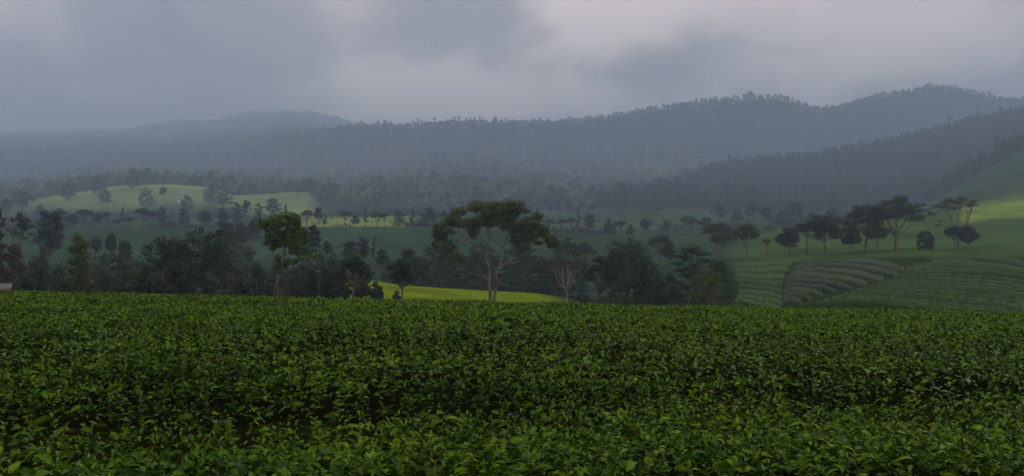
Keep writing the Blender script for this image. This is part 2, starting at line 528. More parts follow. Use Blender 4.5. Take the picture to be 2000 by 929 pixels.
def ground_mat():
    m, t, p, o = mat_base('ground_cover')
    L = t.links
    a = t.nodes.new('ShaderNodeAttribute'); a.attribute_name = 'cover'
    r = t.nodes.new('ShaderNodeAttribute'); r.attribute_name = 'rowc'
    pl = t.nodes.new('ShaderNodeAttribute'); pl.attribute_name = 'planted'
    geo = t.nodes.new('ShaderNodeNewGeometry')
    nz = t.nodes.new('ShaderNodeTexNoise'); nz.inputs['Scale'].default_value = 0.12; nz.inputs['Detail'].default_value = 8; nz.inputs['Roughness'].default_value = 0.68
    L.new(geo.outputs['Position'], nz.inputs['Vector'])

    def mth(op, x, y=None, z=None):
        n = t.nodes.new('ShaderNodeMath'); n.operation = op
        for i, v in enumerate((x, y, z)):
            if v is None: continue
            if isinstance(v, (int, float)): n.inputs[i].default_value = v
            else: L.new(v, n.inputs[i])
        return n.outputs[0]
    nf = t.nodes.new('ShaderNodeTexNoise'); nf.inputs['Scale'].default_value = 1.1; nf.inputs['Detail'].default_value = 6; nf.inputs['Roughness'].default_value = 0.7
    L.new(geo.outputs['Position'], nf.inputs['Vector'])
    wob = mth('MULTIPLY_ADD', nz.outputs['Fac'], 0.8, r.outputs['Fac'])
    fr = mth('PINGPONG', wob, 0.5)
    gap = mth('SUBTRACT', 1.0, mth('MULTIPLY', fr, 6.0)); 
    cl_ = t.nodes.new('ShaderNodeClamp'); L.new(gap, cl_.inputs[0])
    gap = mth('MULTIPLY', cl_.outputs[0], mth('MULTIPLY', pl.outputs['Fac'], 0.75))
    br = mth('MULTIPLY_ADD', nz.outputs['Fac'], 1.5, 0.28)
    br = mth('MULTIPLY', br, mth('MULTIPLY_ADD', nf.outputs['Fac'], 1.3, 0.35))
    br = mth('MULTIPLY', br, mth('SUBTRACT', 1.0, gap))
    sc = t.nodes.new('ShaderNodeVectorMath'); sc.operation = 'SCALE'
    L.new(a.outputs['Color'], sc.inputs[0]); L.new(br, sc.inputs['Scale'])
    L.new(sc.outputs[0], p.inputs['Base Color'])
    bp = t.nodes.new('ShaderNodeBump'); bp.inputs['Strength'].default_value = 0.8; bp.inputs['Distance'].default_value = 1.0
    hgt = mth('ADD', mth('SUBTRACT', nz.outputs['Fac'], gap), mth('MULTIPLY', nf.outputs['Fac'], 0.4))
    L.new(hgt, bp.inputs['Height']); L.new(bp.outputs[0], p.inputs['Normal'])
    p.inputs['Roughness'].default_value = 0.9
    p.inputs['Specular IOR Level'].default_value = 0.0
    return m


M['ground'] = ground_mat()
terr = obj('ground', terr_me, M['ground'])
tag(terr, 'rolling valley floor and mountain slopes', 'ground', kind='structure')

# ------------------------------------------------------------------ leaves


def leaf_template(kind):
    """x along the leaf, y across, z up; unit length"""
    if kind == 'near':
        ts = [0.25, 0.56, 0.84]; ws = [0.17, 0.23, 0.13]
        V = [(0, 0, 0)]
        for t_, w_ in zip(ts, ws):
            zc = 0.18 * t_ - 0.62 * t_ * t_
            V += [(t_, -w_, zc + 0.10), (t_, 0, zc), (t_, w_, zc + 0.10)]
        V += [(0.97, 0, -0.46)]
        Fs = [(0, 1, 2), (0, 2, 3)]
        for k in (1, 4):
            a, b, c, d, e, f = k, k + 1, k + 2, k + 3, k + 4, k + 5
            Fs += [(a, d, e), (a, e, b), (b, e, f), (b, f, c)]
        Fs += [(7, 10, 8), (8, 10, 9)]
        return np.array(V, float), np.array(Fs, int)
    if kind == 'mid':
        V = [(0, 0, 0), (0.5, -0.27, 0.04), (0.52, 0, -0.05), (0.5, 0.27, 0.04), (0.97, 0, -0.38)]
        return np.array(V, float), np.array([(0, 1, 2), (0, 2, 3), (1, 4, 2), (2, 4, 3)], int)
    V = [(0, 0, 0), (0.5, -0.30, 0), (1, 0, -0.22), (0.5, 0.30, 0)]
    return np.array(V, float), np.array([(0, 1, 2), (0, 2, 3)], int)


def rot_mats(yaw, pitch, roll):
    cy, sy, cp, sp, cr_, sr = np.cos(yaw), np.sin(yaw), np.cos(pitch), np.sin(pitch), np.cos(roll), np.sin(roll)
    n = len(yaw)
    fx = np.stack((cy * cp, sy * cp, sp), -1)
    side0 = np.stack((-sy, cy, np.zeros(n)), -1)
    up0 = np.cross(fx, side0)
    sd = side0 * cr_[:, None] + up0 * sr[:, None]
    up = -side0 * sr[:, None] + up0 * cr_[:, None]
    return np.stack((fx, sd, up), -1)       # columns


def leaf_cloud(pos, yaw, pitch, roll, size, kind):
    T, Fc = leaf_template(kind)
    Rm = rot_mats(yaw, pitch, roll) * size[:, None, None]
    V = np.einsum('nij,vj->nvi', Rm, T) + pos[:, None, :]
    f = Fc[None] + (np.arange(len(pos)) * len(T))[:, None, None]
    return V.reshape(-1, 3), f.reshape(-1, 3)


# ------------------------------------------------------------------ the tea field in front
PITCH_ROW, ROW_SL = 1.45, 0.26


def row_coord(X, Y):
    return (Y - 5.62 - ROW_SL * X - 0.10 * np.sin(0.9 * X + 0.6) - 0.25 * fbm(X / 5.0, Y / 5.0, 3, 2)) / PITCH_ROW


def gap_open(k, X):
    base = {0: 1.0, 1: 0.55, -1: 0.12}.get(k, 0.35 if k < 10 else 0.25) if np.isscalar(k) else np.where(k == 0, 1.0, np.where(k == 1, 0.95, np.where(k == -1, -0.2, np.where(k == 2, 0.85, 0.8))))
    base = np.where(np.asarray(k) == 0, np.where(X < 0.2, 1.3, np.where(X < 1.3, 0.5, 1.15)), base)
    return np.clip(base + 0.75 * fbm(X / 1.6 + np.asarray(k) * 13.7, np.asarray(k) * 3.1 + 0 * X, 77, 2), 0, 1)


def canopy_z(X, Y):
    rc = row_coord(X, Y)
    k = np.round(rc).astype(int)
    dist = np.abs(rc - k) * PITCH_ROW
    op = gap_open(k, X)
    hw = np.where(k == 0, 0.74, 0.50) * (0.4 + 0.6 * op)
    drop = (1 - sstep(hw * 0.62, hw, dist)) * 0.75 * op
    dome = 0.07 * (dist / (PITCH_ROW * 0.5)) ** 0.7
    und = 0.10 * fbm(X / 0.8, Y / 0.8, 21, 3) + 0.05 * fbm(X / 3.5, Y / 3.5, 23, 2) * np.clip(Y / 6, 1, 4)
    base = ground(X, Y) + 0.76
    return base + und + dome - drop, drop


floc = np.zeros(3)
YMAX = 53.0


def half_w(Y):
    return 0.66 * Y + 1.6


zones = [  # y0, y1, leaves per m2, kind, length range
    (1.9, 7.2, 1500, 'near', 0.034, 0.082),
    (7.2, 15.0, 470, 'mid', 0.055, 0.10),
    (15.0, 27.0, 230, 'far', 0.085, 0.14),
    (27.0, YMAX, 95, 'far', 0.13, 0.22),
]
parts_k = {}
for (y0, y1, dens, kind, s0, s1) in zones:
    hw = half_w(y1)
    n = int(dens * 2 * hw * (y1 - y0))
    X = rng.uniform(-hw, hw, n); Y = rng.uniform(y0, y1, n)
    ok = np.abs(X) < half_w(Y)
    X, Y = X[ok], Y[ok]
    # tufts: leaves gather round shoots
    cell = 0.16 if kind == 'near' else 0.22
    wx = X + 0.35 * fbm(X / 1.3, Y / 1.3, 91, 3) + 0.3 * Y; wy = Y + 0.35 * fbm(X / 1.3 + 9.1, Y / 1.3, 95, 3) - 0.2 * X
    ci, cj = np.floor(wx / cell).astype(np.int64), np.floor(wy / cell).astype(np.int64)
    sx = X + ((ci + 0.5 + 0.9 * (_hash(ci, cj, 201) - 0.5)) * cell - wx); sy = Y + ((cj + 0.5 + 0.9 * (_hash(ci, cj, 202) - 0.5)) * cell - wy)
    X = X * 0.5 + sx * 0.5; Y = Y * 0.5 + sy * 0.5
    cz, drop = canopy_z(X, Y)
    keep = rng.random(len(X)) > np.clip((drop - 0.02) * 5.0, 0, 0.985)
    X, Y, cz, sx, sy = X[keep], Y[keep], cz[keep], sx[keep], sy[keep]
    n = len(X)
    young = rng.random(n) < (0.16 if kind == 'near' else 0.2)
    out_yaw = np.arctan2(Y - sy, X - sx)
    yaw = out_yaw + rng.normal(0, 0.9, n)
    pitch = np.where(young, rng.uniform(0.7, 1.35, n), rng.normal(0.42, 0.36, n))
    roll = rng.normal(0, 0.5, n)
    size = np.where(young, rng.uniform(s0 * 0.55, s0 * 1.0, n), s0 + (s1 - s0) * rng.random(n) ** 1.6)
    layer = rng.random(n) ** 1.6
    z = cz - np.where(young, 0.0, 1.0) * layer * 0.22 + np.where(young, rng.uniform(0, 0.05, n), 0) + rng.normal(0, 0.012, n)
    pos = np.stack((X, Y, z), -1) - floc
    k = np.floor(row_coord(X, Y)).astype(int)
    for kk in np.unique(k):
        s = k == kk
        parts_k.setdefault(int(kk), []).append((kind, pos[s], yaw[s], pitch[s], roll[s], size[s], young[s], layer[s]))

T_near, F_near = leaf_template('near')
leaf_me = make_mesh('leaf', T_near, [F_near], True)
leaf_me.materials.append(M['tea'])
young_me = make_mesh('leaf', T_near, [F_near], True)
young_me.materials.append(M['tea_young'])
T_mid, F_mid = leaf_template('mid')
leaf_mid_me = make_mesh('leaf', T_mid, [F_mid], True)
leaf_mid_me.materials.append(M['tea'])


def euler_of(yaw, pitch, roll):
    from mathutils import Matrix
    Rm = rot_mats(np.array([yaw]), np.array([pitch]), np.array([roll]))[0]
    return Matrix([list(map(float, r_)) for r_ in Rm]).to_euler()


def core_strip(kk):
    """the twiggy body of one hedge: a sheet just under its leaves, coloured as inner shade, between the two gaps"""
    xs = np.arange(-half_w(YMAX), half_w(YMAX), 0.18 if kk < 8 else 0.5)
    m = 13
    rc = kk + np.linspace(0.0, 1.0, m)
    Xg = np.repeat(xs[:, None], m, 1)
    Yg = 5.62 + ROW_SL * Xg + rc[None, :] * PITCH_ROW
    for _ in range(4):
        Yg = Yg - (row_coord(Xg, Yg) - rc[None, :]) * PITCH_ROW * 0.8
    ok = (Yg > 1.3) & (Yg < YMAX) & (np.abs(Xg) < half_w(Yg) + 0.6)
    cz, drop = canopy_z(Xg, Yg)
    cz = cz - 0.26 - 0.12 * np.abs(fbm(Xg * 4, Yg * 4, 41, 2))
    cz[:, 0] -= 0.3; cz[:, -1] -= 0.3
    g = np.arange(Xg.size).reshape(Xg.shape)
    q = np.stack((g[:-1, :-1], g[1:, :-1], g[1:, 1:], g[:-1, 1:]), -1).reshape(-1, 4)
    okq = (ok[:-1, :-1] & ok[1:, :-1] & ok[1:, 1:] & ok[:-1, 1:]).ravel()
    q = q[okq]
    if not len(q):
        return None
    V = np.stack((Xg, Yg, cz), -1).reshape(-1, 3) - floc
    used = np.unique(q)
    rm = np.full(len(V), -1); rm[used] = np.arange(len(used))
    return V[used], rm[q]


HEDGE_LABEL = {
    -3: 'tea hedge at the very bottom right corner, nearest the viewer',
    -2: 'leafy tea hedge along the bottom edge, nearest the viewer',
    -1: 'broad leafy tea hedge just in front of the black furrow',
    0: 'tea hedge with its shaded face right behind the black furrow',
    1: 'second tea hedge behind the black furrow',
    2: 'third tea hedge behind the black furrow',
    3: 'fourth tea hedge behind the black furrow'}
NEAR_K = 3


def leaf_parts(lists, skip):
    res = {}
    for yg in (False, True):
        Vs, Fs, off = [], [], 0
        for (kind, pos, yaw, pitch, roll, size, young, layer), tk in zip(lists, skip):
            m_ = (young == yg) & ~tk
            if m_.any():
                v, f = leaf_cloud(pos[m_], yaw[m_], pitch[m_], roll[m_], size[m_], kind)
                Vs.append(v); Fs.append(f + off); off += len(v)
        if Vs:
            res[yg] = (np.concatenate(Vs), np.concatenate(Fs))
    return res


far_V, far_F, far_M, far_off = [], [], [], 0
for kk in sorted(parts_k):
    core = core_strip(kk)
    if core is None:
        continue
    cV, cF = core
    lists = parts_k[kk]
    skip = [np.zeros(len(l[1]), bool) for l in lists]
    if kk <= NEAR_K and kk in HEDGE_LABEL:
        big = np.concatenate([l[1] for l in lists])
        ctr = np.array([np.median(big[:, 0]), np.median(big[:, 1]), 0.0])
        ctr[2] = float(ground(ctr[:1], ctr[1:2])[0])
        root = empty('tea_hedge', ctr)
        tag(root, HEDGE_LABEL[kk], 'tea hedge', 'tea hedges in the foreground')
        obj('twigs', make_mesh('twigs', cV - ctr, [cF], True), M['tea_core'], root)
        singles = 0
        for li_, (kind, pos, yaw, pitch, roll, size, young, layer) in enumerate(lists):
            if kind == 'far' or singles >= 300:
                continue
            inview = np.abs(pos[:, 0]) < 0.65 * pos[:, 1]
            score = np.where(inview & (layer < 0.35), size / pos[:, 1], 0) * rng.uniform(0.55, 1, len(pos))
            if kind == 'mid':
                score = np.where(young, 0, score)
            order = np.argsort(-score)[:300 - singles]
            order = order[score[order] > 0]
            skip[li_][order] = True
            for i in order:
                dm = (young_me if young[i] else leaf_me) if kind == 'near' else leaf_mid_me
                lo = bpy.data.objects.new('leaf', dm)
                C.objects.link(lo)
                lo.parent = root
                lo.location = (pos[i] - ctr).tolist()
                lo.rotation_euler = euler_of(yaw[i], pitch[i], roll[i])
                lo.scale = (float(size[i]),) * 3
            singles += len(order)
        lp = leaf_parts(lists, skip)
        if False in lp:
            tag(obj('foliage', make_mesh('foliage', lp[False][0] - ctr, [lp[False][1]], True), M['tea'], root), kind='stuff')
        if True in lp:
            tag(obj('young_shoots', make_mesh('young_shoots', lp[True][0] - ctr, [lp[True][1]], True), M['tea_young'], root), kind='stuff')
    else:
        q = np.concatenate((cF[:, [0, 1, 2]], cF[:, [0, 2, 3]]))
        lp = leaf_parts(lists, skip)
        for mi_, vf in ((0, (cV, q)), (1, lp.get(False)), (2, lp.get(True))):
            if vf is not None:
                far_V.append(vf[0]); far_F.append(vf[1] + far_off); far_M.append(np.full(len(vf[1]), mi_, np.int32)); far_off += len(vf[0])
me = make_mesh('tea_foliage', np.concatenate(far_V), [np.concatenate(far_F)], True)
for k_ in ('tea_core', 'tea', 'tea_young'):
    me.materials.append(M[k_])
me.polygons.foreach_set('material_index', np.concatenate(far_M))
tag(obj('tea_foliage', me), 'close packed tea bushes stretching away to the edge of the field', 'tea bushes', kind='stuff')

# ------------------------------------------------------------------ hedges on the terraced hill
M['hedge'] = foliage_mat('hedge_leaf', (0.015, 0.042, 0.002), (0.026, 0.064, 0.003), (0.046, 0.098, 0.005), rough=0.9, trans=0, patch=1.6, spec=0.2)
M['hedge_shaded'] = foliage_mat('hedge_leaf_shaded', (0.008, 0.024, 0.003), (0.014, 0.035, 0.004), (0.024, 0.054, 0.007), rough=0.8, trans=0, patch=1.6, spec=0.2)  # tea leaf darkened: shade of the slope turned away, put into colour


def hill_point(u, y):
    d = find_d(u, y, 105, 300)
    X = (u - CX) / F * d
    return X, d


def hedge_block(where, grp, lines, height, gapf, mat):
    """one hedge between each two neighbouring furrows; a furrow is a line of picture points laid on the hill"""
    for li_, (a, b) in enumerate(zip(lines[:-1], lines[1:])):
        ua, ya = zip(*a); ub, yb = zip(*b)
        u0 = max(min(ua), min(ub)) ; u1 = min(max(ua), max(ub))
        u0 = (u0 + min(min(ua), min(ub))) / 2; u1 = (u1 + max(max(ua), max(ub))) / 2
        nU = max(8, int((u1 - u0) / 2.2))
        us = np.linspace(u0, u1, nU)
        top = np.interp(us, ua, ya); bot = np.interp(us, ub, yb)
        top = top + 1.1 * fbm(us / 22.0, 0 * us + ya[0], 3, 2); bot = bot + 1.1 * fbm(us / 22.0, 0 * us + yb[0], 3, 2)
        bad = bot - top < 1.5
        top = np.where(bad, bot - 1.5, top)
        prof = [(0.0, 0.0), (0.02, 0.55), (0.10, 0.95), (0.30, 1.0), (0.5, 1.02), (0.7, 1.0), (0.9, 0.95), (0.98, 0.5), (1.0, -0.1)]
        P = []
        for i, u in enumerate(us):
            X0, d0 = hill_point(u, bot[i]); X1, d1 = hill_point(u, top[i])
            d1 = d1 - (d1 - d0) * gapf
            end = min(1.0, 4.0 * min(i, nU - 1 - i) / nU + 0.15)
            for (t, h) in prof:
                d = d0 + (d1 - d0) * t
                X = (u - CX) / F * d
                P.append((X, d, h * height * end))
        P = np.array(P)
        z = ground(P[:, 0], P[:, 1])
        nz = 0.30 * fbm(P[:, 0] / 0.8, P[:, 1] / 0.8, 51, 2) * (P[:, 2] > 0.2)
        P[:, 2] = z + P[:, 2] + nz
        m = len(prof)
        g = np.arange(nU * m).reshape(nU, m)
        q = np.stack((g[:-1, :-1], g[1:, :-1], g[1:, 1:], g[:-1, 1:]), -1).reshape(-1, 4)
        loc = P[(nU // 2) * m].copy()
        ho_ = obj('tea_hedge', make_mesh('tea_hedge', P - loc, [q], False), mat)
        ho_.location = loc.tolist()
        tag(ho_, f'{HORD[li_]} tea hedge from the top {where}', 'tea hedge', grp)
        nl = int(nU * 11)
        qi = rng.integers(0, nU - 1, nl) * (m - 1) + rng.integers(1, m - 3, nl)
        a_, b_ = rng.random(nl)[:, None], rng.random(nl)[:, None]
        lp_ = (P[q[qi, 0]] * (1 - a_) + P[q[qi, 1]] * a_) * (1 - b_) + (P[q[qi, 3]] * (1 - a_) + P[q[qi, 2]] * a_) * b_
        lv, lf = leaf_cloud(lp_ - loc + rng.normal(0, 0.05, (nl, 3)), rng.uniform(0, 6.28, nl), rng.normal(0.3, 0.45, nl), rng.normal(0, 0.5, nl), rng.uniform(0.14, 0.30, nl), 'far')
        tag(obj('foliage', make_mesh('foliage', lv, [lf], False), mat, ho_), kind='stuff')


def cpx(pts, sx=1500, sy=370, k=3.838):
    return [(sx + x / k, sy + y / k) for x, y in pts]


def blend(a, b, t):
    us = np.linspace(min(a[0][0], b[0][0]) * (1 - t) + max(a[0][0], b[0][0]) * t if False else a[0][0] * (1 - t) + b[0][0] * t,
                     a[-1][0] * (1 - t) + b[-1][0] * t, 8)
    ya = np.interp(us, [p[0] for p in a], [p[1] for p in a]); yb = np.interp(us, [p[0] for p in b], [p[1] for p in b])
    return list(zip(us, ya * (1 - t) + yb * t))


HORD = ['first', 'second', 'third', 'fourth', 'fifth', 'sixth', 'seventh', 'eighth', 'ninth', 'tenth', 'eleventh', 'twelfth', 'thirteenth', 'fourteenth', 'fifteenth', 'sixteenth', 'seventeenth', 'eighteenth', 'nineteenth', 'twentieth', 'twenty-first']
right_lines = [
    cpx([(1560, 500), (1919, 530)]), cpx([(1330, 520), (1600, 545), (1950, 585)]), cpx([(1120, 548), (1400, 572), (1600, 595), (1950, 632)]),
    cpx([(1010, 600), (1300, 610), (1600, 640), (1950, 660)]), cpx([(960, 648), (1180, 640), (1500, 655), (1950, 674)]), cpx([(860, 690), (1100, 692), (1400, 708), (1950, 745)]),
    cpx([(740, 722), (1000, 725), (1300, 750), (1950, 800)]), cpx([(640, 752), (1000, 768), (1300, 798), (1950, 838)]),
    cpx([(540, 785), (800, 790), (1100, 815), (1500, 862), (1950, 896)]), cpx([(450, 812), (700, 825), (1000, 862), (1400, 905), (1950, 945)]),
    cpx([(330, 850), (680, 865), (1000, 905), (1400, 950)])]
rl = []
for a, b in zip(right_lines[:-1], right_lines[1:]):
    rl += [a, blend(a, b, 0.5)] if right_lines.index(a) >= 2 else [a]
rl.append(right_lines[-1])
left_lines = [
    cpx([(230, 552), (500, 535), (700, 532), (900, 545), (1030, 575)]), cpx([(210, 575), (500, 562), (700, 568), (880, 598), (1010, 606)]),
    cpx([(190, 606), (400, 592), (600, 600), (800, 640), (940, 648)]), cpx([(150, 640), (400, 634), (600, 660), (790, 690)]),
    cpx([(125, 672), (300, 676), (500, 702), (690, 722)]), cpx([(115, 708), (300, 720), (500, 745), (570, 752)]),
    cpx([(110, 742), (300, 760), (440, 775)]), cpx([(108, 780), (300, 800), (370, 805)]), cpx([(105, 822), (280, 838)]), cpx([(105, 865), (230, 872)])]
mid_lines = [
    [(1432, 512), (1480, 514), (1545, 508)], [(1434, 522), (1480, 524), (1545, 518)], [(1438, 532), (1480, 535), (1535, 530)], [(1432, 541), (1480, 548), (1528, 545)],
    [(1440, 551), (1485, 560), (1526, 560)], [(1445, 562), (1485, 570), (1526, 573)], [(1440, 572), (1480, 580), (1526, 585)], [(1435, 582), (1475, 590), (1526, 597)], [(1430, 592), (1475, 600), (1526, 608)]]


hedge_block('in the curving rows at the right edge', 'curving tea hedges on the right hill', rl, 0.85, 0.26, M['hedge'])
hedge_block('in the dark block below the hill trees', 'thick dark tea hedges below the hill tree row', left_lines, 0.95, 0.22, M['hedge_shaded'])
hedge_block('in the patch left of the dark hedges', 'tea hedges in the small hill patch', mid_lines, 0.6, 0.2, M['hedge'])

# ------------------------------------------------------------------ trees


def tubes(paths, seg=7):
    """paths: list of (points (n,3), radii (n,)) -> one mesh of tapered limbs"""
    V, Q = [], []
    off = 0
    for P, rad in paths:
        P = np.asarray(P, float); rad = np.asarray(rad, float)
        n = len(P)
        tg = np.gradient(P, axis=0)
        tg /= np.linalg.norm(tg, axis=1)[:, None] + 1e-9
        ref = np.where(np.abs(tg[:, 2:3]) > 0.9, np.array([[1.0, 0, 0]]), np.array([[0, 0, 1.0]]))
        a = np.cross(tg, ref); a /= np.linalg.norm(a, axis=1)[:, None] + 1e-9
        b = np.cross(tg, a)
        th = np.arange(seg) / seg * 2 * np.pi
        ring = P[:, None, :] + rad[:, None, None] * (np.cos(th)[None, :, None] * a[:, None, :] + np.sin(th)[None, :, None] * b[:, None, :])
        V.append(ring.reshape(-1, 3))
        g = np.arange(n * seg).reshape(n, seg) + off
        g2 = np.roll(g, -1, axis=1)
        Q.append(np.stack((g[:-1], g2[:-1], g2[1:], g[1:]), -1).reshape(-1, 4))
        off += n * seg
    return np.concatenate(V), np.concatenate(Q)


def smooth_path(pts, n=10):
    P = np.asarray(pts, float)
    t = np.concatenate(([0], np.cumsum(np.linalg.norm(np.diff(P, axis=0), axis=1))))
    t /= t[-1]
    s = np.linspace(0, 1, n)
    Q = np.stack([np.interp(s, t, P[:, i]) for i in range(3)], -1)
    for _ in range(2):
        Q[1:-1] = (Q[:-2] + 2 * Q[1:-1] + Q[2:]) / 4
    return Q


def foliage(clumps, n, size, r, upbias=0.5, sub=9, subr=0.42, droop=0.0):
    """clumps: rows (x,y,z,rx,ry,rz). Each grows smaller tufts on its shell; leaves sit on the tufts"""
    c = np.asarray(clumps, float)
    T = []
    for row in c:
        m = sub
        dv = r.normal(size=(m, 3)); dv /= np.linalg.norm(dv, axis=1)[:, None]
        dv[:, 2] = np.where(dv[:, 2] < -0.3, dv[:, 2] * 0.5, dv[:, 2])
        rr = r.uniform(0.35, 0.80, m)[:, None]
        p = row[:3] + dv * rr * row[3:6]
        sr = r.uniform(0.7, 1.25, m)[:, None] * subr * row[3:6]
        T.append(np.column_stack((p, sr)))
        T.append(np.concatenate((row[:3], row[3:6] * 0.6))[None])
    T = np.concatenate(T)
    w = (T[:, 3] * T[:, 4] * T[:, 5]) ** (2 / 3)
    pick = r.choice(len(T), n, p=w / w.sum())
    dv = r.normal(size=(n, 3)); dv /= np.linalg.norm(dv, axis=1)[:, None]
    rad = r.uniform(0.25, 1.0, n) ** 0.45
    pos = T[pick, :3] + dv * rad[:, None] * T[pick, 3:6]
    nrm = dv * 0.7 + np.array([0, 0, upbias]) + r.normal(0, 0.45, (n, 3))
    nrm /= np.linalg.norm(nrm, axis=1)[:, None]
    tv = r.normal(size=(n, 3)); tv[:, 2] -= droop
    tv -= nrm * (tv * nrm).sum(1)[:, None]
    tv /= np.linalg.norm(tv, axis=1)[:, None]
    bv = np.cross(nrm, tv)
    s = size * r.uniform(0.6, 1.35, n)[:, None]
    V = np.stack((pos - tv * s * 0.55, pos + bv * s * 0.3 - nrm * s * 0.06, pos + tv * s * 0.55, pos - bv * s * 0.3 - nrm * s * 0.06), 1)
    f = np.arange(n * 4).reshape(n, 4)
    f = np.concatenate((f[:, [0, 1, 2]], f[:, [0, 2, 3]]))
    return V.reshape(-1, 3), f


def limb(p0, p1, r0, r1, r, sag=0.12, n=7):
    p0, p1 = np.asarray(p0, float), np.asarray(p1, float)
    L_ = np.linalg.norm(p1 - p0)
    mid = (p0 + p1) / 2 + r.normal(0, 0.06, 3) * L_ + np.array([0, 0, -sag * L_ * 0.5]) + np.array([(p1 - p0)[0], (p1 - p0)[1], 0]) * 0.10
    P = smooth_path([p0, mid, p1], n)
    return P, np.linspace(r0, r1, n)


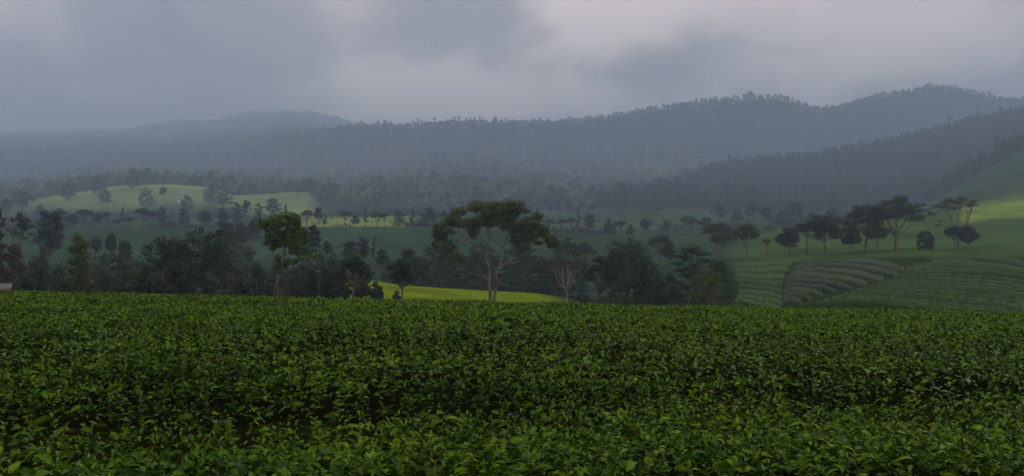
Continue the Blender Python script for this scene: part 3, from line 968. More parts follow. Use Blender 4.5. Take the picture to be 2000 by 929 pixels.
def auto_tree(kind, H, Wd, r, low=None):
    """clumps and limbs of a tree of height H and crown width Wd, standing at the origin"""
    cl_, pa = [], []
    hw = Wd / 2
    tr = max(0.10, H * 0.022)
    if kind == 'umbrella':
        lo = low if low is not None else 0.55
        nC = 15
        fork = H * lo * r.uniform(0.55, 0.8)
        lean = r.normal(0, 0.03, 2) * H
        top = np.array([lean[0], lean[1], fork])
        pa.append((smooth_path([(0, 0, -0.6), (lean[0] * 0.3, lean[1] * 0.3, fork * 0.5), top], 7), np.linspace(tr * 1.25, tr * 0.85, 7)))
        for i in range(nC):
            a = i * 2.4 + r.uniform(-0.3, 0.3)
            q = math.sqrt((i + 0.5) / nC) * 0.80
            x, y = math.cos(a) * q * hw, math.sin(a) * q * hw
            h = H * (0.89 - (0.89 - lo - 0.06) * q ** 2 * 1.05) + r.normal(0, 0.025) * H
            rx = hw * r.uniform(0.32, 0.48)
            cl_.append((x, y, h - rx * 0.25, rx, rx, rx * r.uniform(0.5, 0.7)))
            if i % 2 == 0 or i > 6:
                pa.append(limb(top, (x, y, h - rx * 0.3), tr * 0.55, tr * 0.14, r))
    elif kind == 'round':
        lo = low if low is not None else 0.22
        top = np.array([r.normal(0, 0.02) * H, 0, H * 0.62])
        pa.append((smooth_path([(0, 0, -0.6), (0.02 * H, 0, H * 0.3), top], 7), np.linspace(tr * 1.2, tr * 0.4, 7)))
        cz, rz = H * (1 + lo) / 2, H * (1 - lo) / 2
        for i in range(30):
            dz = 1 - 2 * (i + 0.5) / 30
            da = i * 2.39996 + r.uniform(-0.3, 0.3)
            dv = np.array((math.cos(da) * math.sqrt(1 - dz * dz), math.sin(da) * math.sqrt(1 - dz * dz), dz))
            q = r.uniform(0.5, 0.86) if i % 4 else r.uniform(0.1, 0.4)
            if i > 6 and r.random() < 0.28: continue
            rx = hw * r.uniform(0.24, 0.46)
            x, y, z = dv[0] * q * hw, dv[1] * q * hw, cz + dv[2] * q * rz
            cl_.append((x, y, z, rx, rx, min(rx, rz * 0.45) * 0.8))
            if i % 5 == 2:
                pa.append(limb((0, 0, H * 0.3), (x, y, z), tr * 0.5, tr * 0.12, r))
        cl_.append((0, 0, H - rz * 0.28, hw * 0.45, hw * 0.45, rz * 0.26))
    elif kind == 'dome':
        top = np.array([r.normal(0, 0.02) * H, 0, H * 0.6])
        pa.append((smooth_path([(0, 0, -0.6), (0.02 * H, 0, H * 0.3), top], 7), np.linspace(tr * 1.2, tr * 0.4, 7)))
        for i in range(44):
            t = 0.08 + 0.84 * ((i + 0.5) / 44)
            wv = 1.0 if t < 0.42 else math.sqrt(max(0.02, 1 - ((t - 0.42) / 0.62) ** 2))
            wv *= (0.82 + 0.18 * min(1, t / 0.3)) * r.uniform(0.93, 1.03)
            da = i * 2.39996 + r.uniform(-0.4, 0.4)
            rx = hw * r.uniform(0.22, 0.36)
            q = max(0.05, wv * hw - rx * 0.9)
            cl_.append((math.cos(da) * q, math.sin(da) * q, t * H, rx, rx, rx * 0.7))
            if i % 9 == 4:
                pa.append(limb((0, 0, H * 0.2), (math.cos(da) * q, math.sin(da) * q, t * H), tr * 0.5, tr * 0.12, r))
        for i in range(6):
            cl_.append((r.normal(0, 0.2) * hw, r.normal(0, 0.2) * hw, H * (0.3 + 0.09 * i), hw * 0.4, hw * 0.4, hw * 0.3))
    elif kind == 'column':
        lo = low if low is not None else 0.08
        pa.append((smooth_path([(0, 0, -0.6), (0.01 * H, 0, H * 0.5), (0, 0, H * 0.92)], 7), np.linspace(tr, tr * 0.25, 7)))
        for i in range(16):
            t = lo + (0.95 - lo) * (i + 0.5) / 16
            wv = hw * (0.55 + 0.45 * math.sin(math.pi * min(1, t * 0.9 + 0.1))) * r.uniform(0.8, 1.1)
            a = i * 2.4
            cl_.append((math.cos(a) * wv * 0.40, math.sin(a) * wv * 0.40, t * H, wv * 0.74, wv * 0.74, H * 0.085))
    elif kind == 'pine':
        pa.append((smooth_path([(0, 0, -0.6), (r.normal(0, 0.02) * H, 0, H * 0.5), (r.normal(0, 0.02) * H, 0, H * 0.97)], 8), np.linspace(tr, tr * 0.2, 8)))
        lo = low if low is not None else 0.35
        for i in range(13):
            t = lo + (0.97 - lo) * i / 12
            wv = hw * (1.0 - 0.72 * ((t - lo) / (1 - lo)) ** 1.4) * r.uniform(0.55, 1.0)
            a = r.uniform(0, 6.28)
            x, y = math.cos(a) * wv * 0.55, math.sin(a) * wv * 0.35
            cl_.append((x, y, t * H, wv * 0.55, wv * 0.5, H * 0.04))
            pa.append(limb((0, 0, t * H - 0.03 * H), (x, y, t * H), tr * 0.3, tr * 0.1, r, n=5))
    elif kind == 'layered':
        lo = low if low is not None else 0.3
        pa.append((smooth_path([(0, 0, -0.6), (r.normal(0, 0.04) * H, 0, H * 0.4), (r.normal(0, 0.05) * H, 0, H * 0.85)], 8), np.linspace(tr, tr * 0.3, 8)))
        for i in range(24):
            t = lo + (0.96 - lo) * ((i + 0.5) / 24)
            a = i * 2.4 + r.uniform(-0.4, 0.4)
            q = math.sqrt(max(0.05, 1 - ((t - lo * 0.9) / (1.02 - lo * 0.9)) ** 2)) * r.uniform(0.35, 0.8)
            x, y = math.cos(a) * q * hw, math.sin(a) * q * hw
            rx = hw * r.uniform(0.32, 0.52)
            cl_.append((x, y, t * H, rx, rx, H * 0.055))
            pa.append(limb((0, 0, t * H * 0.8), (x, y, t * H - 0.02 * H), tr * 0.35, tr * 0.1, r, n=5))
    elif kind == 'bush':
        nS = 6
        for i in range(nS):
            a = i * 6.28 / nS + r.uniform(-0.3, 0.3)
            pa.append(limb((r.normal(0, 0.1), r.normal(0, 0.1), -0.4), (math.cos(a) * hw * 0.55, math.sin(a) * hw * 0.55, H * r.uniform(0.5, 0.8)), tr * 0.6, tr * 0.2, r, sag=0.3))
        for i in range(24):
            dz = (i + 0.5) / 24
            da = i * 2.39996 + r.uniform(-0.4, 0.4)
            dv = np.array((math.cos(da) * math.sqrt(1 - dz * dz), math.sin(da) * math.sqrt(1 - dz * dz), dz))
            rx = hw * r.uniform(0.25, 0.42)
            q = r.uniform(0.55, 0.78) if i % 4 else r.uniform(0.2, 0.5)
            cl_.append((dv[0] * q * hw, dv[1] * q * hw, max(rx * 0.5, H * 0.15 + dv[2] * q * H * 0.85), rx, rx, rx * 0.8))
        cl_.append((0, 0, H * 0.78, hw * 0.4, hw * 0.4, H * 0.2))
    elif kind == 'airy':
        fork = H * 0.30
        pa.append((smooth_path([(0, 0, -0.6), (0.01 * H, 0, fork * 0.6), (0, 0, fork)], 6), np.linspace(tr * 1.0, tr * 0.8, 6)))
        for i in range(13):
            a = i * 2.4
            q = math.sqrt((i + 0.5) / 13) * 0.9
            e = np.array([math.cos(a) * q * hw, math.sin(a) * q * hw * 0.8, H * (0.97 - 0.22 * q * q)])
            P, rd = limb((0, 0, fork * r.uniform(0.6, 1.0)), e, tr * 0.42, tr * 0.07, r, sag=0.35, n=9)
            pa.append((P, rd))
            for j in range(3):
                b = P[4 + j]
                pa.append(limb(b, e + r.normal(0, 0.14, 3) * hw, tr * 0.16, tr * 0.05, r, n=5))
            cl_.append((e[0], e[1], e[2] - 0.02 * H, hw * 0.26, hw * 0.26, hw * 0.12))
    return cl_, pa


def plant(name, label, cat, group, loc, clumps, paths, nleaf, lsize, lmat, bmat, seed, seg=7, upbias=0.5, sub=9, subr=0.50, extra_limbs=None, droop=0.0):
    r = np.random.default_rng(seed)
    root = empty(name, loc)
    tag(root, label, cat, group)
    V, Q = tubes(paths, seg)
    trunk = obj('trunk', make_mesh('trunk', V, [Q], True), M[bmat], root)
    for ps in (extra_limbs or []):
        V, Q = tubes(ps, seg)
        obj('limb', make_mesh('limb', V, [Q], True), M[bmat], trunk)
    V, f = foliage(clumps, nleaf, lsize, r, upbias, sub, subr, droop)
    obj('crown', make_mesh('crown', V, [f], False), M[lmat], root)
    return root


def gz(X, Y):
    return float(ground(np.array([X]), np.array([Y]))[0])


SEED = [100]


def tree(u, ytop, wpx, kind, d, label, lmat='leaf_dark', bmat='bark_dark', group=None, name='tree', cat='tree', n=None, lsize=None, low=None, ybase=None, upbias=0.5, sub=9):
    """a tree at bearing u and distance d, whose top and width are those seen"""
    d = float(far(d))
    SEED[0] += 1
    r = np.random.default_rng(SEED[0])
    p = place(u, ytop, d)
    zb = gz(p[0], d)
    H = max(p[2] - zb, wpx / F * d * 1.1 if d < 1150 else 24.0)
    if low is None and kind in ('round', 'layered') and H > 1.5 * wpx / F * d:
        low = min(0.72, 1 - 1.25 * wpx / F * d / H)
    Wd = wpx / F * d
    cl_, pa = auto_tree(kind, H, Wd, r, low)
    area = wpx * (H / d * F)
    if n is not None:
        n = int(n * 1.9)
    else:
        n = int(np.clip(area * 1.5, 300, 13000))
    if lsize is None:
        lsize = max(0.18, 2.7 * d / F)
    return plant(name, label, cat, group, (p[0], d, zb), cl_, pa, n, lsize, lmat, bmat, SEED[0] + 5000, upbias=upbias, sub=sub)


def from_crop(pts, x0, y0, k, d, base, depth=None):
    """points drawn over an enlarged picture -> metres from a tree's foot"""
    out_ = []
    for i, (x, y) in enumerate(pts):
        q = place(x0 + x / k, y0 + y / k, d) - base
        q[1] = 0 if depth is None else depth[i]
        out_.append(q)
    return np.array(out_)


# --- the big spreading tree in the middle
d_h = 122.0
pb = place(960, 585, d_h)
base_h = np.array([pb[0], d_h, min(gz(pb[0], d_h), pb[2])])
HC = [(560, 120, 90, 60), (640, 92, 110, 45), (720, 112, 80, 50), (800, 122, 80, 50), (900, 130, 90, 55), (955, 118, 50, 30), (420, 160, 62, 48), (380, 205, 60, 45),
      (470, 215, 70, 45), (300, 225, 65, 38), (240, 280, 58, 55), (228, 345, 50, 50), (300, 385, 62, 45), (212, 425, 32, 40), (370, 430, 36, 28),
      (375, 498, 60, 46), (425, 548, 42, 32), (535, 300, 55, 70), (525, 352, 36, 32), (640, 200, 85, 55), (560, 240, 55, 48), (700, 180, 60, 45), (1040, 185, 72, 55), (1060, 260, 62, 45),
      (980, 230, 75, 48), (950, 290, 80, 46), (880, 325, 62, 70), (855, 380, 38, 38), (1000, 365, 70, 45), (950, 430, 52, 38), (920, 462, 34, 28), (1130, 340, 55, 42),
      (1190, 385, 52, 46), (1215, 425, 30, 30), (1060, 400, 50, 22), (850, 190, 70, 50), (330, 300, 50, 40), (760, 160, 60, 40), (260, 330, 62, 60), (330, 462, 52, 46), (275, 430, 52, 42), (345, 245, 52, 46), (1100, 300, 62, 50), (1155, 375, 52, 42), (1030, 320, 72, 50), (905, 395, 50, 50), (960, 350, 70, 50), (400, 520, 56, 40), (1175, 410, 60, 40)]
r = np.random.default_rng(11)
kx = 4.222
mpp = d_h / F / kx
cl_h = []
for (x, y, a, b) in HC:
    q = from_crop([(x, y)], 800, 380, kx, d_h, base_h)[0]
    rr = math.sqrt(max(0.0, 1 - ((x - 690) / 560.0) ** 2))
    dep = r.uniform(-1, 1) * rr * 5.2 if y < 330 else r.uniform(-1, 1) * 2.0
    if (x, y) in ((535, 300), (525, 352), (560, 240), (640, 200)): dep = -1.5
    cl_h.append((q[0], dep, q[2], a * mpp * 1.08, a * mpp * 0.95, b * mpp * 1.1))
# some more crown behind, seen from the side
for i in range(12):
    a = i * 2.4; q = r.uniform(0.3, 0.75)
    cl_h.append((0.7 + math.cos(a) * q * 7.5, math.copysign(2.5 + 2.5 * r.random(), math.sin(a)), 13.2 - 3.5 * q * q + r.normal(0, .3), 1.5, 1.5, 0.95))


def hp(pts, dep0=0.0, dep1=0.0):
    return from_crop(pts, 800, 380, kx, d_h, base_h, np.linspace(dep0, dep1, len(pts)))


def hl(pts, r0, r1, dep0=0.0, dep1=0.0, n=14):
    P = smooth_path(hp(pts, dep0, dep1), n)
    P += np.random.default_rng(int(pts[0][0] + pts[-1][1])).normal(0, 0.05, P.shape) * np.linspace(0, 1, n)[:, None]
    return P, r0 + (r1 - r0) * np.linspace(0, 1, n) ** 0.8


stem = [hl([(668, 905), (664, 800), (658, 690), (652, 590), (650, 480), (649, 380), (646, 290), (640, 235)], 0.31, 0.07, 0, 0.3, 18),
        hl([(698, 905), (704, 800), (714, 720), (718, 640), (730, 610)], 0.27, 0.19, 0.15, 0.25)]
limbs_h = [
    [hl([(652, 590), (620, 500), (570, 460), (480, 430), (420, 412), (345, 338), (310, 300)], 0.21, 0.05, 0, -1.5)],
    [hl([(598, 482), (545, 415), (500, 385), (440, 350), (400, 300), (380, 240)], 0.13, 0.04, -0.5, 1.8)],
    [hl([(650, 425), (600, 370), (540, 325), (480, 285)], 0.10, 0.03, 0.1, -1.2)],
    [hl([(655, 590), (668, 540), (679, 486)], 0.14, 0.09, 0, -0.8, 6)],
    [hl([(728, 615), (770, 590), (830, 537), (900, 502), (1000, 470), (1080, 440), (1150, 422)], 0.25, 0.05, 0.25, -1.0)],
    [hl([(830, 537), (860, 480), (885, 425), (930, 370), (980, 310)], 0.13, 0.04, 0, 2.0)],
    [hl([(735, 605), (760, 520), (768, 440), (795, 360), (850, 285), (890, 220)], 0.20, 0.05, 0.25, 1.6)],
    [hl([(768, 445), (730, 410), (680, 385), (672, 320), (660, 260)], 0.09, 0.03, 0.4, -1.5)],
    [hl([(795, 355), (800, 300), (800, 225), (790, 160)], 0.08, 0.03, 0.5, 2.5)],
    [hl([(800, 292), (765, 262), (730, 245), (700, 200)], 0.06, 0.03, 0.6, -0.6)],
    [hl([(862, 492), (930, 485), (1010, 465), (1050, 420)], 0.08, 0.03, 0, -1.6)],
    [hl([(420, 412), (400, 440), (385, 480)], 0.06, 0.03, -0.8, -1.2, 6)],
    [hl([(650, 300), (610, 260), (580, 180)], 0.07, 0.03, 0.2, 2.2, 8)],
]
plant('tree', 'large spreading tree with forked pale trunk and open dome crown alone in the middle', 'tree', None, base_h, cl_h, stem, 40000, 0.26, 'leaf_olive', 'bark_pale', 12,
      sub=11, subr=0.54, extra_limbs=limbs_h, seg=8, upbias=0.6)

# --- the tall leafy tree at the left of the middle
d_2 = 92.0
pb = place(541, 575, d_2)
base_2 = np.array([pb[0], d_2, min(gz(pb[0], d_2), pb[2])])
k2 = 4.644
C2 = [(370, 158, 115, 45), (230, 180, 62, 42), (190, 232, 42, 46), (300, 225, 105, 55), (445, 195, 65, 55), (255, 330, 80, 55), (380, 300, 100, 62), (480, 285, 75, 65), (300, 392, 80, 45),
      (420, 400, 92, 52), (515, 350, 55, 55), (480, 470, 80, 45), (590, 510, 42, 34), (530, 530, 46, 26), (240, 430, 34, 28), (215, 385, 40, 40), (420, 150, 60, 34), (200, 290, 40, 40)]
C2b = [(268, 540, 36, 50), (335, 590, 40, 36), (420, 565, 70, 36), (300, 600, 30, 40), (306, 650, 30, 34), (302, 700, 24, 28), (365, 620, 26, 18)]
mpp2 = d_2 / F / k2
cl2 = []
for (x, y, a, b) in C2 + C2b:
    q = from_crop([(x, y)], 480, 390, k2, d_2, base_2)[0]
    cl2.append((q[0], r.uniform(-1, 1) * (1.5 if y < 560 else 0.3), q[2], a * mpp2 * (1.1 if y < 560 else 1), a * mpp2, b * mpp2 * (1.25 if y < 560 else 1)))


def l2(pts, r0, r1, dep=0.0, n=12):
    P = smooth_path(from_crop(pts, 480, 390, k2, d_2, base_2, np.linspace(0, dep, len(pts))), n)
    return P, np.linspace(r0, r1, n)


plant('tree', 'tall bright green leafy tree with ivy on its slender trunk, left of the middle', 'tree', None, base_2, cl2,
      [l2([(276, 905), (280, 820), (285, 740), (300, 660), (320, 560), (355, 440), (380, 300), (375, 180)], 0.24, 0.05, 0.2, 16)], 24000, 0.27, 'leaf_green', 'bark_pale', 13, sub=9, upbias=0.55,
      extra_limbs=[[l2([(296, 650), (280, 580), (262, 510), (245, 440), (225, 330)], 0.10, 0.03, -0.8)], [l2([(322, 560), (345, 500), (420, 450), (480, 400)], 0.10, 0.03, 0.8)],
                   [l2([(318, 570), (400, 560), (480, 530), (570, 515)], 0.07, 0.03, -0.5)]])

# --- trees and shrubs along the far edge of the field, left
G1 = 'trees and shrubs behind the tea field, left'
tree(15, 468, 74, 'dome', 112, 'reddish brown tree at the left edge behind the tea field', 'leaf_brown', group=G1, low=0.1)
tree(78, 492, 98, 'bush', 92, 'feathery grey green bush between the brown tree and the columnar tree', 'leaf_grey', 'bark_pale', group=G1, n=5200)
tree(156, 453, 60, 'column', 96, 'columnar tree with yellowish top at the left', 'leaf_olive', group=G1, n=5200)
tree(228, 484, 92, 'bush', 104, 'grey green shrub right of the columnar tree', 'leaf_grey', group=G1, n=4200)
tree(325, 455, 120, 'dome', 98, 'broad dark tree, the lower left of two merged crowns', 'leaf_dark', group=G1, low=0.0, n=8000)
tree(400, 436, 120, 'dome', 100, 'biggest dark dense tree, right of two merged crowns at left', 'leaf_dark', group=G1, low=0.0, n=8500)
tree(283, 520, 70, 'bush', 84, 'low dark bush at the foot of the two merged dark trees', 'leaf_dark', group=G1)
tree(180, 545, 44, 'bush', 70, 'small pale green bush poking above the tea field at the left', 'leaf_olive', group=G1)
tree(452, 450, 70, 'round', 165, 'thin hazy tree with bare pale trunk behind the big dark tree', 'leaf_grey', 'bark_pale', group=G1, n=1700, low=0.4)
tree(462, 510, 70, 'bush', 96, 'straggly shrub with pale stems right of the big dark tree', 'leaf_grey', 'bark_pale', group=G1, n=1800)
tree(503, 508, 62, 'bush', 98, 'straggly shrub with pale stems just left of the tall leafy tree', 'leaf_dark', 'bark_pale', group=G1, n=1700)
tree(574, 512, 62, 'bush', 112, 'dim shrub behind the trunk of the tall leafy tree', 'leaf_grey', 'bark_pale', group=G1, n=1900)
tree(612, 436, 36, 'round', 200, 'hazy dark tree just right of the tall leafy tree', 'leaf_blue', group=G1, low=0.5)
tree(638, 471, 22, 'round', 215, 'small hazy tree on the dark tea slope right of the tall leafy tree', 'leaf_blue', group=G1)
tree(622, 484, 60, 'bush', 150, 'pale grey green bush right of the tall leafy tree', 'leaf_grey', group=G1, n=1200)
tree(613, 526, 25, 'column', 112, 'short dark columnar shrub, left of a pair', 'leaf_dark', group=G1)
tree(633, 517, 19, 'column', 116, 'taller dark columnar shrub, right of a pair', 'leaf_dark', group=G1)
tree(690, 491, 74, 'umbrella', 106, 'dark round topped tree with twisted pale stems between tall tree and lime field', 'leaf_dark', 'bark_pale', group=G1, low=0.42, n=4200)
tree(785, 503, 52, 'round', 112, 'leaning dark tree with feathery crown at the left end of the lime field', 'leaf_dark', group=G1, low=0.32, n=3000)
for (u, yt, w, lm, what) in [(405, 552, 46, 'leaf_dark', 'under the big dark tree'), (525, 553, 40, 'leaf_dark', 'at the foot of the tall leafy tree, left side'), (572, 556, 34, 'leaf_dark', 'at the foot of the tall leafy tree, right side'),
                             (598, 548, 40, 'leaf_dark', 'below the short columnar shrub'), (643, 550, 58, 'leaf_dark', 'below the taller columnar shrub'), (668, 562, 66, 'leaf_grey', 'left of the twisted stems'),
                             (712, 566, 62, 'leaf_grey', 'right of the twisted stems'), (738, 568, 34, 'leaf_dark', 'at the left tip of the lime field'), (774, 569, 22, 'leaf_grey', 'at the foot of the leaning tree'),
                             (125, 545, 60, 'leaf_dark', 'between the feathery bush and the columnar tree'), (50, 540, 60, 'leaf_dark', 'at the foot of the feathery bush'), (232, 540, 60, 'leaf_grey', 'below the grey green shrub'),
                             (340, 540, 90, 'leaf_dark', 'under the lower of the merged crowns'), (470, 545, 60, 'leaf_dark', 'below the straggly shrub')]:
    tree(u, yt, w, 'bush', 86 if u < 550 else 112, 'low rounded bush ' + what, lm, group='low bushes along the field edge', name='bush', cat='bush')
G4 = 'thicket behind the tea field'
for (u, yt, w, d, lm, what) in [(30, 515, 90, 122, 'leaf_grey', 'behind the feathery bush'), (118, 505, 80, 125, 'leaf_dark', 'left of the columnar tree'), (190, 508, 90, 122, 'leaf_grey', 'right of the columnar tree'),
                                (262, 500, 90, 128, 'leaf_grey', 'left of the two merged dark trees'), (455, 515, 90, 122, 'leaf_grey', 'right of the biggest dark tree'), (500, 500, 80, 130, 'leaf_grey', 'left of the tall leafy tree, set back'),
                                (545, 520, 80, 126, 'leaf_dark', 'straight behind the tall leafy tree'), (596, 505, 70, 132, 'leaf_grey', 'behind the short columnar shrub'), (650, 512, 70, 136, 'leaf_grey', 'behind the taller columnar shrub'),
                                (703, 525, 50, 136, 'leaf_grey', 'between the twisted stems and the leaning tree')]:
    tree(u, yt, w, 'bush', d, 'wide dim bush ' + what, lm, 'bark_pale', group=G4, name='bush', cat='bush', n=2400)
# behind them
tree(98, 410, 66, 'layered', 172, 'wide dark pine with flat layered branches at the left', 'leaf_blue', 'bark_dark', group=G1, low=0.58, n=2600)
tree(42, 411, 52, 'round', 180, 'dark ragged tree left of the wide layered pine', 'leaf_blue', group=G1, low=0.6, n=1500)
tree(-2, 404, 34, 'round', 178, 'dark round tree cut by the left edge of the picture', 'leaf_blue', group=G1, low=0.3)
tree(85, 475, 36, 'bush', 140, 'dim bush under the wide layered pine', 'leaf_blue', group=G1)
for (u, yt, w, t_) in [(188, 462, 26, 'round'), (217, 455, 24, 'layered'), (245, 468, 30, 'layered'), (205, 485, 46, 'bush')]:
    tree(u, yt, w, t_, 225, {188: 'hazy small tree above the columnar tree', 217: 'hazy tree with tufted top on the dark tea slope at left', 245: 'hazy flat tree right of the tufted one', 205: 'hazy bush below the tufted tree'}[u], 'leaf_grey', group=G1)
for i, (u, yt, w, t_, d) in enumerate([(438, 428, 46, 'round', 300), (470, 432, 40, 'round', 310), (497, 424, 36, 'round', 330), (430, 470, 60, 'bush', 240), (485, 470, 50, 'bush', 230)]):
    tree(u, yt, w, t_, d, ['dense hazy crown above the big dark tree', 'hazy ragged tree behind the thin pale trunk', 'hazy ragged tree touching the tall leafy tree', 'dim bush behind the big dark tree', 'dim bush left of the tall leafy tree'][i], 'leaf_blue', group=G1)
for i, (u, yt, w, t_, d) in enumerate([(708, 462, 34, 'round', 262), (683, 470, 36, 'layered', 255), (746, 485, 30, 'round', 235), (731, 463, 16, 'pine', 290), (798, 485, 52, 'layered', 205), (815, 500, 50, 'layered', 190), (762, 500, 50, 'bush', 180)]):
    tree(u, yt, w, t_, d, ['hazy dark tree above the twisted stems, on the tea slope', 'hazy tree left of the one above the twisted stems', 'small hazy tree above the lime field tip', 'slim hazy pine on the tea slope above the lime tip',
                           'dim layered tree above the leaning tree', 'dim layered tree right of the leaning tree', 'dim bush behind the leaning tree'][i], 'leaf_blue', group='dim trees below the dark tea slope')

# --- belt of dark trees in the hollow behind the lime field
belt = [(845, 492, 90, 190), (885, 508, 80, 178), (925, 503, 80, 195), (968, 512, 80, 182), (1012, 503, 96, 188), (1052, 512, 80, 176), (1090, 500, 80, 200), (1128, 505, 70, 185), (870, 535, 80, 168), (940, 540, 90, 166), (1020, 540, 90, 166), (1075, 545, 70, 165)]
for i, (u, yt, w, d) in enumerate(sorted(belt)):
    od = ['first', 'second', 'third', 'fourth', 'fifth', 'sixth', 'seventh', 'eighth', 'ninth', 'tenth', 'eleventh', 'twelfth'][i]
    tree(u, yt, w, 'layered', d, f'{od} from the left in the dim tree belt behind the lime field', 'leaf_blue' if i % 3 else 'leaf_dark', group='dim tree belt in the hollow', low=0.05, n=2600)
tree(1107, 506, 72, 'airy', 136, 'brownish sparse tree with pale forked trunk right of the big tree', 'leaf_brown', 'bark_white', n=800)
tree(1224, 475, 126, 'dome', 124, 'big rounded dense dark green tree right of the middle', 'leaf_round', 'bark_pale', low=0.02, n=9000)
tree(1172, 492, 58, 'umbrella', 128, 'dark drooping tree leaning out of the big rounded one', 'leaf_dark', 'bark_pale', low=0.3, n=2600)
tree(1262, 505, 70, 'dome', 130, 'dark dense tree filling the right flank of the big rounded one', 'leaf_dark', 'bark_dark', low=0.0, n=4500)
tree(1352, 485, 110, 'layered', 134, 'feathery layered dark tree right of the big rounded one', 'leaf_dark', 'bark_dark', low=0.05, n=5200)
tree(1400, 508, 84, 'layered', 130, 'lower feathery tree sloping down beside the terraced hill', 'leaf_dark', 'bark_dark', low=0.05, n=3400)
tree(1310, 520, 60, 'bush', 126, 'dark bush between the rounded tree and the feathery tree', 'leaf_dark', group=None, n=2400)
tree(1375, 550, 90, 'bush', 120, 'olive undergrowth below the feathery tree', 'leaf_olive', n=2400)
tree(1290, 555, 70, 'bush', 118, 'dark undergrowth right of the rounded tree trunk', 'leaf_dark', n=2000)

# --- trees in the tea land right of the middle
G2 = 'trees on the tea slopes right of the middle'
for a in [(1232, 462, 40, 'round', 255, 'dark rounded tree top peeping over the big rounded tree', 'leaf_dark', 0.2),
          (1290, 452, 50, 'umbrella', 262, 'hazy umbrella tree above the gap right of the big rounded tree', 'leaf_grey', 0.55),
          (1306, 470, 32, 'round', 258, 'hazy round tree under the umbrella tree', 'leaf_blue', 0.2),
          (1105, 458, 52, 'umbrella', 232, 'dim umbrella tree touching the right side of the big tree', 'leaf_blue', 0.5),
          (1141, 464, 50, 'umbrella', 236, 'dim umbrella tree above the brownish sparse tree', 'leaf_grey', 0.5),
          (1090, 482, 46, 'bush', 225, 'dim bush below the right limb of the big tree', 'leaf_blue', 0.2),
          (1402, 429, 64, 'umbrella', 272, 'tall dark umbrella tree above the feathery tree', 'leaf_dark', 0.62),
          (1410, 464, 54, 'umbrella', 262, 'lower dark umbrella tree under the tall one', 'leaf_dark', 0.62),
          (1458, 434, 54, 'round', 236, 'dark tree with pale trunk right of the tall umbrella tree', 'leaf_dark', 0.42),
          (1496, 463, 18, 'umbrella', 240, 'thin nearly bare tree left of the hill row', 'leaf_grey', 0.72)]:
    tree(a[0], a[1], a[2], a[3], a[4], a[5], a[6], 'bark_dark' if 'pale' not in a[5] else 'bark_pale', group=G2, low=a[7], n=1600 if a[2] > 30 else 300)

G3 = 'tree row on the terraced hill'
for a in [(1541, 442, 46, 'round', 232, 'leftmost tree of the row on the terraced hill', 'leaf_dark', 0.25, 2000), (1575, 431, 46, 'umbrella', 242, 'thin dark umbrella tree, second in the hill row', 'leaf_dark', 0.68, 1200),
          (1610, 438, 64, 'round', 235, 'dense wide dark tree, third in the hill row', 'leaf_dark', 0.28, 3000), (1662, 428, 46, 'round', 237, 'dark tree with pale forked trunk in the middle of the hill row', 'leaf_dark', 0.1, 2800),
          (1688, 392, 72, 'umbrella', 243, 'tallest umbrella tree on the hill, with stacked crown', 'leaf_dark', 0.42, 2600), (1712, 450, 44, 'round', 238, 'small dark tree under the two tall umbrella trees', 'leaf_dark', 0.35, 1300),
          (1747, 401, 90, 'umbrella', 240, 'broad umbrella tree right of the tallest on the hill', 'leaf_dark', 0.34, 3800), (1808, 470, 36, 'dome', 238, 'round clipped looking bush alone on the hill crest', 'leaf_dark', 0.2, 1200),
          (1868, 382, 82, 'airy', 246, 'tall nearly bare fan shaped tree at the right of the hill', 'leaf_brown', 0.3, 800), (1862, 441, 34, 'round', 238, 'dark tree under the bare fan tree, left one of two', 'leaf_dark', 0.45, 900),
          (1889, 439, 40, 'round', 240, 'dark tree under the bare fan tree, right one of two', 'leaf_dark', 0.2, 1400)]:
    tree(a[0], a[1], a[2] * (1.14 if a[3] != 'dome' else 1), a[3], a[4], a[5], a[6], 'bark_pale' if ('pale' in a[5] or 'fan' in a[5]) else 'bark_dark', group=G3, low=a[7], n=int(a[8] * 1.3))
# the leaning one with tufts
d_l = 250.0
pb = place(1813, 478, d_l)
bl = np.array([pb[0], d_l, gz(pb[0], d_l)])
cc = [(1110, 125, 55, 24), (1130, 160, 34, 22), (1215, 182, 40, 22), (1297, 232, 26, 10), (1280, 268, 20, 15), (1160, 115, 30, 18)]
mp_ = d_l / F / 3.838
cll = []
for (x, y, a, b) in cc:
    q = from_crop([(x, y)], 1500, 370, 3.838, d_l, bl)[0]
    cll.append((q[0], r.uniform(-1, 1), q[2], a * mp_, a * mp_, b * mp_))


def ll(pts, r0, r1):
    P = smooth_path(from_crop(pts, 1500, 370, 3.838, d_l, bl), 10)
    return P, np.linspace(r0, r1, 10)


plant('tree', 'leaning sparse tree with a few tufts of leaves on the hill', 'tree', G3, bl, cll,
      [ll([(1203, 420), (1200, 340), (1180, 280), (1150, 220), (1130, 170)], 0.26, 0.07), ll([(1203, 420), (1207, 330), (1195, 260), (1215, 190)], 0.16, 0.05), ll([(1204, 350), (1240, 300), (1290, 250)], 0.08, 0.04)],
      900, 0.36, 'leaf_dark', 'bark_pale', 77)

# --- hazy rows farther off
ORD = ['first', 'second', 'third', 'fourth', 'fifth', 'sixth', 'seventh', 'eighth', 'ninth', 'tenth', 'eleventh', 'twelfth', 'thirteenth', 'fourteenth', 'fifteenth', 'sixteenth', 'seventeenth', 'eighteenth', 'nineteenth', 'twentieth']
SHAPE = {'umbrella': 'flat topped', 'round': 'rounded', 'pine': 'pointed', 'layered': 'ragged', 'column': 'columnar', 'bush': 'low bushy', 'airy': 'thin'}


